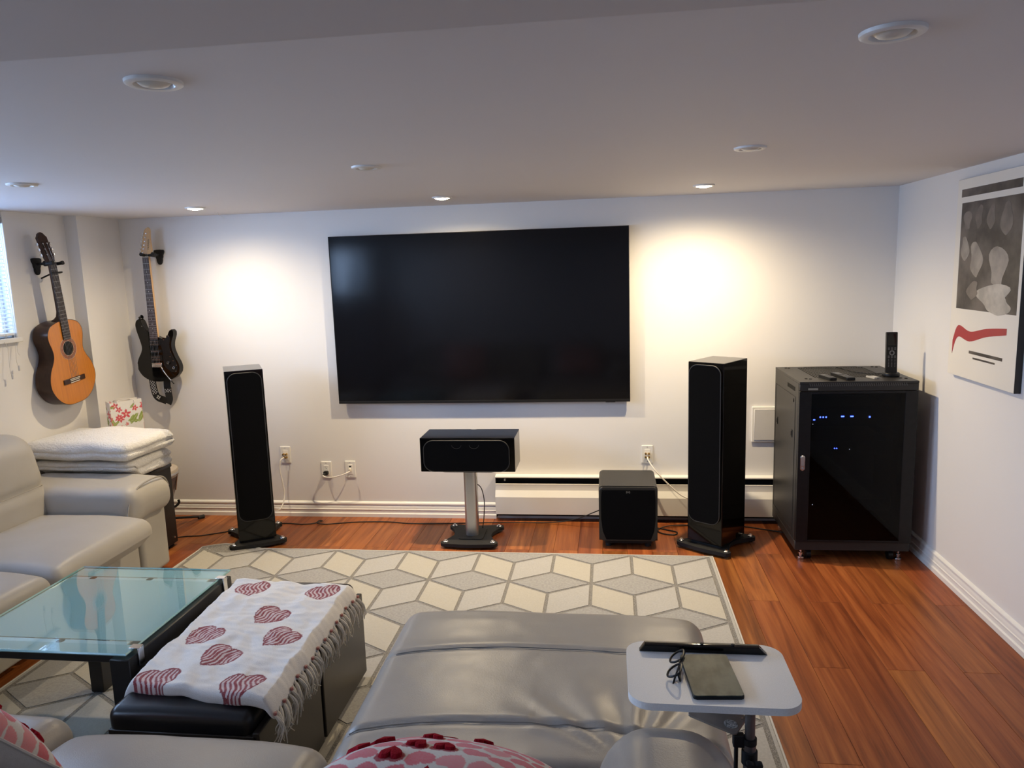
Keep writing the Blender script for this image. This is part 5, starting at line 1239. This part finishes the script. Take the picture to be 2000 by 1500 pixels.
quadgrid(b, (hw_, -hd_, 0), (hw_, hd_, 0), (hw_, hd_ - 0.004, ht_), (hw_, -hd_ + 0.006, ht_), 20, 110)
quadgrid(b, (-hw_, -hd_, 0), (hw_, -hd_, 0), (hw_, hd_, 0), (-hw_, hd_, 0), 4, 4)
bmesh.ops.remove_doubles(b, verts=b.verts[:], dist=0.0005)
o = obj('paper_bag', b, BAGP, t, smooth=0); paint(o, bagcol)
for s in (-1, 1):
    b = NB(); tube(b, [(-0.05, s * 0.045, ht_ - 0.02), (-0.045, s * 0.03, ht_ + 0.0), (0, s * 0.02, ht_ + 0.005), (0.045, s * 0.03, ht_ + 0.0), (0.05, s * 0.045, ht_ - 0.02)], 0.002, 6, smooth=5); obj('handle_cord', b, CABLEW, t)

# ------------------------------------------------------------------ glass coffee table
GZ = 0.45
t = thing('coffee_table', 'coffee table with a frosted glass top and black wooden frame', 'coffee table', (-1.08, -2.30, 0))
TGLASS = thin_glass('frosted_glass', (0.85, 0.95, 0.95), 1.1, 0.2, milk=(0.82, 0.93, 0.94), milkfac=0.74)
CGLASS = thin_glass('clear_glass', (0.86, 0.95, 0.95), 1.5, 0.008)
b = NB(); box(b, -1.41, -0.752, -2.645, -1.962, GZ - 0.008, GZ, 0.0015, 1); gt = wobj('glass_top', b, CGLASS, t)
for y0, y1 in ((-2.640, -2.575), (-2.545, -2.070), (-2.040, -1.967)):
    b = NB(); box(b, -1.405, -0.757, y0, y1, GZ - 0.0100, GZ - 0.0083); wobj('frosted_panel', b, TGLASS, t, parent=gt)
EDGE = mat('glass_edge', (0.35, 0.62, 0.62), 0.15, spec=0.6, var=(30, 0.3, (0.45, 0.70, 0.70)), bump=(60, 0.02))
b = NB(); tube(b, [(-1.41, -2.645, GZ - 0.005), (-0.752, -2.645, GZ - 0.005), (-0.752, -1.962, GZ - 0.005), (-1.41, -1.962, GZ - 0.005)], 0.0042, 4, closed=True); wobj('polished_edge', b, EDGE, t)
for y in (-2.055, -2.560):
    b = NB(); box(b, -1.40, -0.80, y - 0.013, y + 0.013, GZ - 0.022, GZ - 0.0105, 0.002, 1); cr = wobj('cross_rail', b, mat('white_rail', (0.72, 0.76, 0.78), 0.3, metal=0.2, var=(20, 0.3, (0.66, 0.70, 0.72)), bump=(60, 0.02)), t)
    for x in (-1.30, -1.05): 
        b = NB(); lathe(b, [(0.014, GZ - 0.0104), (0.013, GZ - 0.0102), (0, GZ - 0.0101)], 16, Matrix.Translation((x, y, 0))); wobj('glass_pad', b, SATINB, t, parent=cr)
b = NB(); box(b, -1.40, -0.80, -2.628, -2.600, GZ - 0.045, GZ - 0.0115, 0.003, 1); wobj('near_beam', b, BWOOD, t)
b = NB(); box(b, -0.806, -0.735, -2.655, -1.985, 0.011, GZ - 0.018, 0.003, 1); sd = wobj('side_panel', b, BWOOD, t)
b = NB(); box(b, -0.735, -0.722, -2.58, -2.06, 0.011, GZ - 0.075, 0.002, 1); wobj('inner_ledge', b, BWOOD, t)
for y in (-2.598, -2.045):
    b = NB(); box(b, -0.765, -0.728, y - 0.014, y + 0.014, GZ - 0.0005, GZ + 0.002, 0.0008, 1); box(b, -0.7338, -0.728, y - 0.014, y + 0.014, GZ - 0.060, GZ - 0.0004, 0.0015, 1); wobj('chrome_clip', b, CHROME, t, parent=sd)
b = NB(); box(b, -1.268, -1.212, -2.185, -2.115, 0.011, GZ - 0.0115, 0.003, 1); wobj('leg', b, BWOOD, t)
b = NB(); box(b, -1.268, -1.212, -2.60, -2.10, GZ - 0.045, GZ - 0.0225, 0.003, 1); wobj('cross_beam', b, BWOOD, t)

# ------------------------------------------------------------------ two black stools under the throw
def stool(label, y0, y1, z):
    cy = (y0 + y1) / 2
    t = thing('ottoman_stool', label, 'stool', (-0.43, cy, 0), group='black stools beside the coffee table')
    b = NB(); box(b, -0.650, -0.192, y0 + 0.004, y1 - 0.004, 0.045, z - 0.062, 0.002, 1); wobj('box', b, BPANEL, t)
    b = NB(); box(b, -0.205, -0.184, y0 + 0.004, y1 - 0.004, 0.030, z - 0.050, 0.004, 2); wobj('side_panel', b, BPANEL, t)
    b = NB(); cush(b, -0.655, -0.208, y0 + 0.006, y1 - 0.006, z - 0.085, z, 0.03, 10, 10, 3, crown(0.006, 0.002, 9, y0)); wobj('cushion', b, BLEATHER, t)
    for x in (-0.62, -0.24):
        for y in (y0 + 0.05, y1 - 0.05):
            b = NB(); box(b, x - 0.02, x + 0.02, y - 0.02, y + 0.02, 0.0112, 0.046); wobj('foot', b, MATTB, t)
stool('black leather stool under the far half of the heart throw', -2.425, -1.975, 0.418)
stool('black leather stool nearest the viewer, its cushion showing below the throw', -2.895, -2.440, 0.412)

# ------------------------------------------------------------------ heart throw with fringe
QC = {(-1, 1): (-0.712, -2.020), (1, 1): (-0.172, -2.060), (1, -1): (-0.150, -2.862), (-1, -1): (-0.668, -2.800)}
t = thing('heart_throw', 'white woven throw with red hearts and a fringe spread over the stools', 'throw blanket', (-0.43, -2.43, 0.42))
hx, hy, hz = 0.265, 0.40, 0.018
def throw_pt(u, v):
    a = Vector(QC[(-1, -1)]).lerp(Vector(QC[(1, -1)]), (u + 1) / 2); c = Vector(QC[(-1, 1)]).lerp(Vector(QC[(1, 1)]), (u + 1) / 2)
    p = a.lerp(c, (v + 1) / 2)
    wob = 0.010 * ns((u * 2, v * 2.5, 3), 1.3)
    p.x += wob * (1 if abs(u) > 0.5 else 0.3) * (1 if v < 0.6 else 1.4); p.y += 0.008 * ns((u * 3, v, 7), 1.2) * abs(v)
    return p
def throw_z(u, v):
    z = 0.452 + 0.012 * ns((u * 1.4, v * 2.0, 5), 1.6) + 0.004 * ns((u, v, 9), 6) + 0.003 * ns((u * 2, v * 6, 2), 3)
    if u > 0.88: z -= 0.035 * ((u - 0.88) / 0.12) ** 1.6
    if u < -0.84: z -= 0.060 * ((-u - 0.84) / 0.16) ** 1.5
    if v > 0.90: z -= 0.028 * ((v - 0.90) / 0.10) ** 1.6
    return z
def wthrow(q):
    u, v, k = q.x / hx, q.y / hy, q.z / hz
    p = throw_pt(u, v)
    z = throw_z(u, v)
    th = 0.016 if v > -0.9 else 0.016
    return Vector((p.x, p.y, z + (k - 1) * th - (0.010 if (v < -0.93 and k < 0) else 0))) - Vector(t.location)
THROW = mat('throw_weave', (1, 1, 1), 0.95, spec=0.05, attr=True, var=(260, 0.16, (0.50, 0.47, 0.45)), bump=(380, 0.9, 0.0016), sheen=0.2)
b = NB(); superbox(b, hx, hy, hz, 0.0165, 210, 300, 1, wthrow)
th = obj('cloth', b, THROW, t, smooth=80)
HEARTS = [(-0.562, -2.150, 0.35), (-0.275, -2.165, 0.25), (-0.396, -2.355, -0.45), (-0.560, -2.513, -0.5), (-0.289, -2.510, -0.55), (-0.432, -2.645, -0.45), (-0.556, -2.792, 0.2), (-0.277, -2.802, 0.15)]
def throwcol(co):
    x, y = co.x - 0.43, co.y - 2.43
    for i, (cx, cy, a) in enumerate(HEARTS):
        dx, dy = (x - cx) / 0.058, (y - cy) / 0.062
        if abs(dx) > 1.5 or abs(dy) > 1.5: continue
        ca, sa = math.cos(a), math.sin(a); u, v = dx * ca + dy * sa, -dx * sa + dy * ca
        wv = 0.05 * ns((x, y, 1), 90)
        h = heart(u + wv, v + wv)
        if h < 0:
            if heart((u + wv) * 1.10, (v + wv) * 1.10) > 0: return (0.24, 0.022, 0.032)
            s = math.sin((u * 0.9 + 0.12 * math.sin(v * 4)) * 27 + i) + 1.3 * ns((x, y * 0.35, 4), 70)
            if s > -0.1: return (0.27, 0.026, 0.036)
            return (0.68, 0.55, 0.53)
    return (0.80, 0.78, 0.75)
paint(th, throwcol)
# tassels along the right edge
STR = mat('tassel_yarn', (0.74, 0.70, 0.63), 0.95, spec=0.05, var=(120, 0.5, (0.64, 0.60, 0.53)), bump=(300, 0.8, 0.001))
TR = mat('knot_yarn', (0.55, 0.40, 0.36), 0.95, spec=0.05, var=(90, 0.9, (0.40, 0.10, 0.09)), bump=(300, 0.8, 0.001))
tm = []
for q in range(6):
    rnd = random.Random(q + 20); b = NB()
    for s in range(7):
        a = 2 * PI * s / 7; ln = rnd.uniform(0.065, 0.095); sp = rnd.uniform(0.4, 1.0)
        P = [(0, 0, 0), (0.010 + 0.004 * math.cos(a), 0.004 * math.sin(a), -0.012), (0.020 + 0.005 * math.cos(a), 0.006 * sp * math.sin(a), -0.035), (0.018 + 0.009 * sp * math.cos(a), 0.011 * sp * math.sin(a) + rnd.uniform(-.006, .006), -ln * 0.75), (0.012 + 0.012 * sp * math.cos(a), 0.014 * sp * math.sin(a) + rnd.uniform(-.012, .012), -ln)]
        tube(b, P, lambda w_: 0.0026 - 0.0012 * w_, 5, smooth=3)
    o = obj('tassel', b, STR, t); tm.append(o.data); COL.objects.unlink(o); bpy.data.objects.remove(o)
b = NB(); lathe(b, [(0, -0.007), (0.005, -0.004), (0.006, 0), (0.005, 0.004), (0, 0.007)], 10, cap=False); o = obj('knot', b, TR, t); knot = o.data; COL.objects.unlink(o); bpy.data.objects.remove(o)
NT = 40
for k in range(NT):
    v = -0.985 + 1.93 * k / (NT - 1); p = throw_pt(1.0, v); z = throw_z(1.0, v) - 0.012
    o = bpy.data.objects.new('tassel', tm[(k * 5 + k // 3) % 6]); COL.objects.link(o); o.parent = t
    o.location = Vector((p.x, p.y, z)) - Vector(t.location); o.rotation_euler = (random.uniform(-.25, .25), random.uniform(-0.15, 0.12), random.uniform(-0.7, 0.5))
    if k % 3 == 0:
        n_ = bpy.data.objects.new('knot', knot); COL.objects.link(n_); n_.parent = t; n_.location = Vector((p.x + 0.004, p.y, z + 0.004)) - Vector(t.location)

# ------------------------------------------------------------------ tray table
TZ = 0.65
t = thing('tray_table', 'small pale grey tray table on a metal pole beside the footrest', 'tray table', (1.05, -2.972, 0))
TOPM = mat('tray_laminate', (0.84, 0.83, 0.80), 0.42, spec=0.4, var=(420, 0.5, (0.70, 0.69, 0.665)), bump=(400, 0.05, 0.0005))
b = NB(); prism(b, rrect(0.395, 0.288, 0.052, 0.0, 0.0, 10), TZ - 0.018, TZ, 'xy', 0.0025, 2); tp = obj('tray_top', b, TOPM, t)
b = NB(); M = Matrix.Translation((-0.004, 0.100, TZ))
for yy in (0,): prism(b, [(-0.160, 0.0), (-0.146, 0.020), (0.143, 0.020), (0.163, 0.0)], -0.011, 0.011, 'xz', 0.003, 2, M=M)
lg = obj('stop_ledge', b, GLOSSB, tp)
b = NB()
for x in (-0.004, 0.074): cyl(b, (x, 0.0985, TZ + 0.012), (x, 0.0985, TZ + 0.0235), 0.0045, n=14)
obj('rubber_stud', b, MATTB, lg)
px, py = 0.083, -0.098
b = NB(); cyl(b, (px, py, 0.40), (px, py, TZ - 0.018), 0.0118, n=20); obj('upper_pole', b, ALUD, t)
b = NB(); cyl(b, (px, py, 0.03), (px, py, 0.535), 0.0145, n=20); pl = obj('lower_pole', b, ALUD, t)
b = NB(); cyl(b, (px, py, 0.530), (px, py, 0.545), 0.0162, n=20); obj('collar', b, MATTB, pl)
b = NB(); lathe(b, [(0.0155, 0.478), (0.0185, 0.480), (0.0185, 0.512), (0.0155, 0.514)], 20, Matrix.Translation((px, py, 0))); kb = obj('clamp', b, MATTB, pl)
KN = [(0.024 * (0.78 + 0.22 * math.cos(4 * a)) * math.cos(a + PI / 4), 0.024 * (0.78 + 0.22 * math.cos(4 * a)) * math.sin(a + PI / 4)) for a in [2 * PI * k / 32 for k in range(32)]]
b = NB(); prism(b, KN, -0.048, -0.032, 'xz', 0.003, 2, M=Matrix.Translation((px + 0.004, py, 0.492))); cyl(b, (px + 0.004, py - 0.034, 0.492), (px + 0.004, py - 0.012, 0.492), 0.007, n=12); obj('clamp_knob', b, MATTB, kb)
b = NB(); cyl(b, (px - 0.030, py + 0.004, 0.36), (px - 0.030, py + 0.004, 0.53), 0.005, n=10); box(b, px - 0.038, px - 0.012, py - 0.006, py + 0.014, 0.52, 0.55, 0.002, 1); obj('height_lever', b, MATTB, pl)
b = NB(); box(b, px - 0.016, px + 0.016, py - 0.25, py + 0.32, 0.011, 0.031, 0.004, 2); ba = obj('base_bar', b, ALUD, t)
for yy in (-0.25, 0.30):
    b = NB(); box(b, px - 0.05, px + 0.36, py + yy - 0.014, py + yy + 0.014, 0.011, 0.031, 0.004, 2); obj('foot_bar', b, ALUD, ba)
BRK = mat('bracket_brown', (0.30, 0.265, 0.235), 0.35, metal=0.3, var=(30, 0.3, (0.13, 0.115, 0.10)), bump=(100, 0.03))
b = NB(); MB_ = pm(((0.82, -0.57, 0.0), (0.56, 0.81, 0.17), (-0.10, -0.14, 0.985)), (0.016, -0.046, 0.562)); prism(b, rrect(0.125, 0.066, 0.006), -0.003, 0.003, 'xy', 0.001, 1, M=MB_); bk = obj('tilt_bracket', b, BRK, t)
b = NB(); prism(b, ellipse(0.0165, 0.0125, 0.040, -0.010), 0.0028, 0.0042, 'xy', M=MB_); ov = obj('oval_sticker', b, mat('sticker_white', (0.70, 0.69, 0.66), 0.4, var=(260, 1.0, (0.10, 0.10, 0.10)), bump=(60, 0.02)), bk)
b = NB(); cyl(b, MB_ @ Vector((0.02, 0.030, 0.002)), MB_ @ Vector((0.02, 0.030, 0.007)), 0.004, n=12); cyl(b, MB_ @ Vector((0.055, 0.02, 0.002)), MB_ @ Vector((0.055, 0.02, 0.006)), 0.003, n=12); obj('bolt', b, CHROME, bk)
b = NB(); box(b, 0.02, 0.05, -0.02, 0.03, 0.570, TZ - 0.018, 0.004, 1); obj('hinge_block', b, BRK, t)

# on the tray: reading tablet and glasses
t = thing('e_reader', 'thin tablet in a marbled dark green cover lying on the tray', 'tablet', (1.052, -2.998, TZ), math.radians(4.5))
MARB = mat('marbled_green', (0.028, 0.040, 0.031), 0.45, spec=0.25, var=(30, 1.0, (0.13, 0.14, 0.105)), bump=(80, 0.15, 0.001), stretch=(1, 0.6, 1))
b = NB(); prism(b, rrect(0.117, 0.186, 0.007), 0.0, 0.0085, 'xy', 0.002, 2); obj('case', b, SATINB, t)
b = NB(); prism(b, rrect(0.116, 0.185, 0.007), 0.0084, 0.0105, 'xy', 0.001, 2); obj('cover', b, MARB, t)
t = thing('eyeglasses', 'black framed eyeglasses resting beside the tablet on the tray', 'glasses', (0.955, -2.975, TZ + 0.013), math.radians(-100))
LT = Matrix.Rotation(math.radians(-58), 4, 'X')    # lens plane leans back
GL = thin_glass('spectacle_lens', (0.97, 0.97, 0.98), 1.5)
for s in (-1, 1):
    P = [(s * 0.034 + a, 0, 0.019 + c) for a, c in [(v.x, v.y) for v in spline([(-0.024, 0.012, 0), (-0.012, 0.018, 0), (0.012, 0.018, 0), (0.025, 0.013, 0), (0.024, -0.004, 0), (0.012, -0.018, 0), (-0.010, -0.018, 0), (-0.023, -0.006, 0)], 4, True)]]
    b = NB(); tube(b, [LT @ Vector(p) for p in P], 0.0027, 8, closed=True); rm = obj('rim', b, SATINB, t)
    b = NB(); vs = [b.verts.new(LT @ Vector((p[0], 0, p[2]))) for p in P]; b.faces.new(vs); r = bmesh.ops.extrude_face_region(b, geom=b.faces[:]); bmesh.ops.translate(b, verts=[v for v in r['geom'] if isinstance(v, bmesh.types.BMVert)], vec=LT @ Vector((0, 0.0012, 0))); obj('lens', b, GL, rm)
    b = NB(); tube(b, [LT @ Vector((s * 0.058, 0, 0.031)), LT @ Vector((s * 0.067, 0.006, 0.031)), LT @ Vector((s * 0.066, 0.014, 0.029)), LT @ Vector((s * 0.030, 0.019 + 0.004 * s, 0.020)), LT @ Vector((s * -0.035, 0.020 + 0.004 * s, 0.010)), LT @ Vector((s * -0.058, 0.022, 0.002))], 0.0024, 8, smooth=4); obj('temple', b, SATINB, t)
b = NB(); tube(b, [LT @ Vector((-0.012, 0, 0.028)), LT @ Vector((0, -0.001, 0.031)), LT @ Vector((0.012, 0, 0.028))], 0.002, 8, smooth=3); obj('bridge', b, SATINB, t)
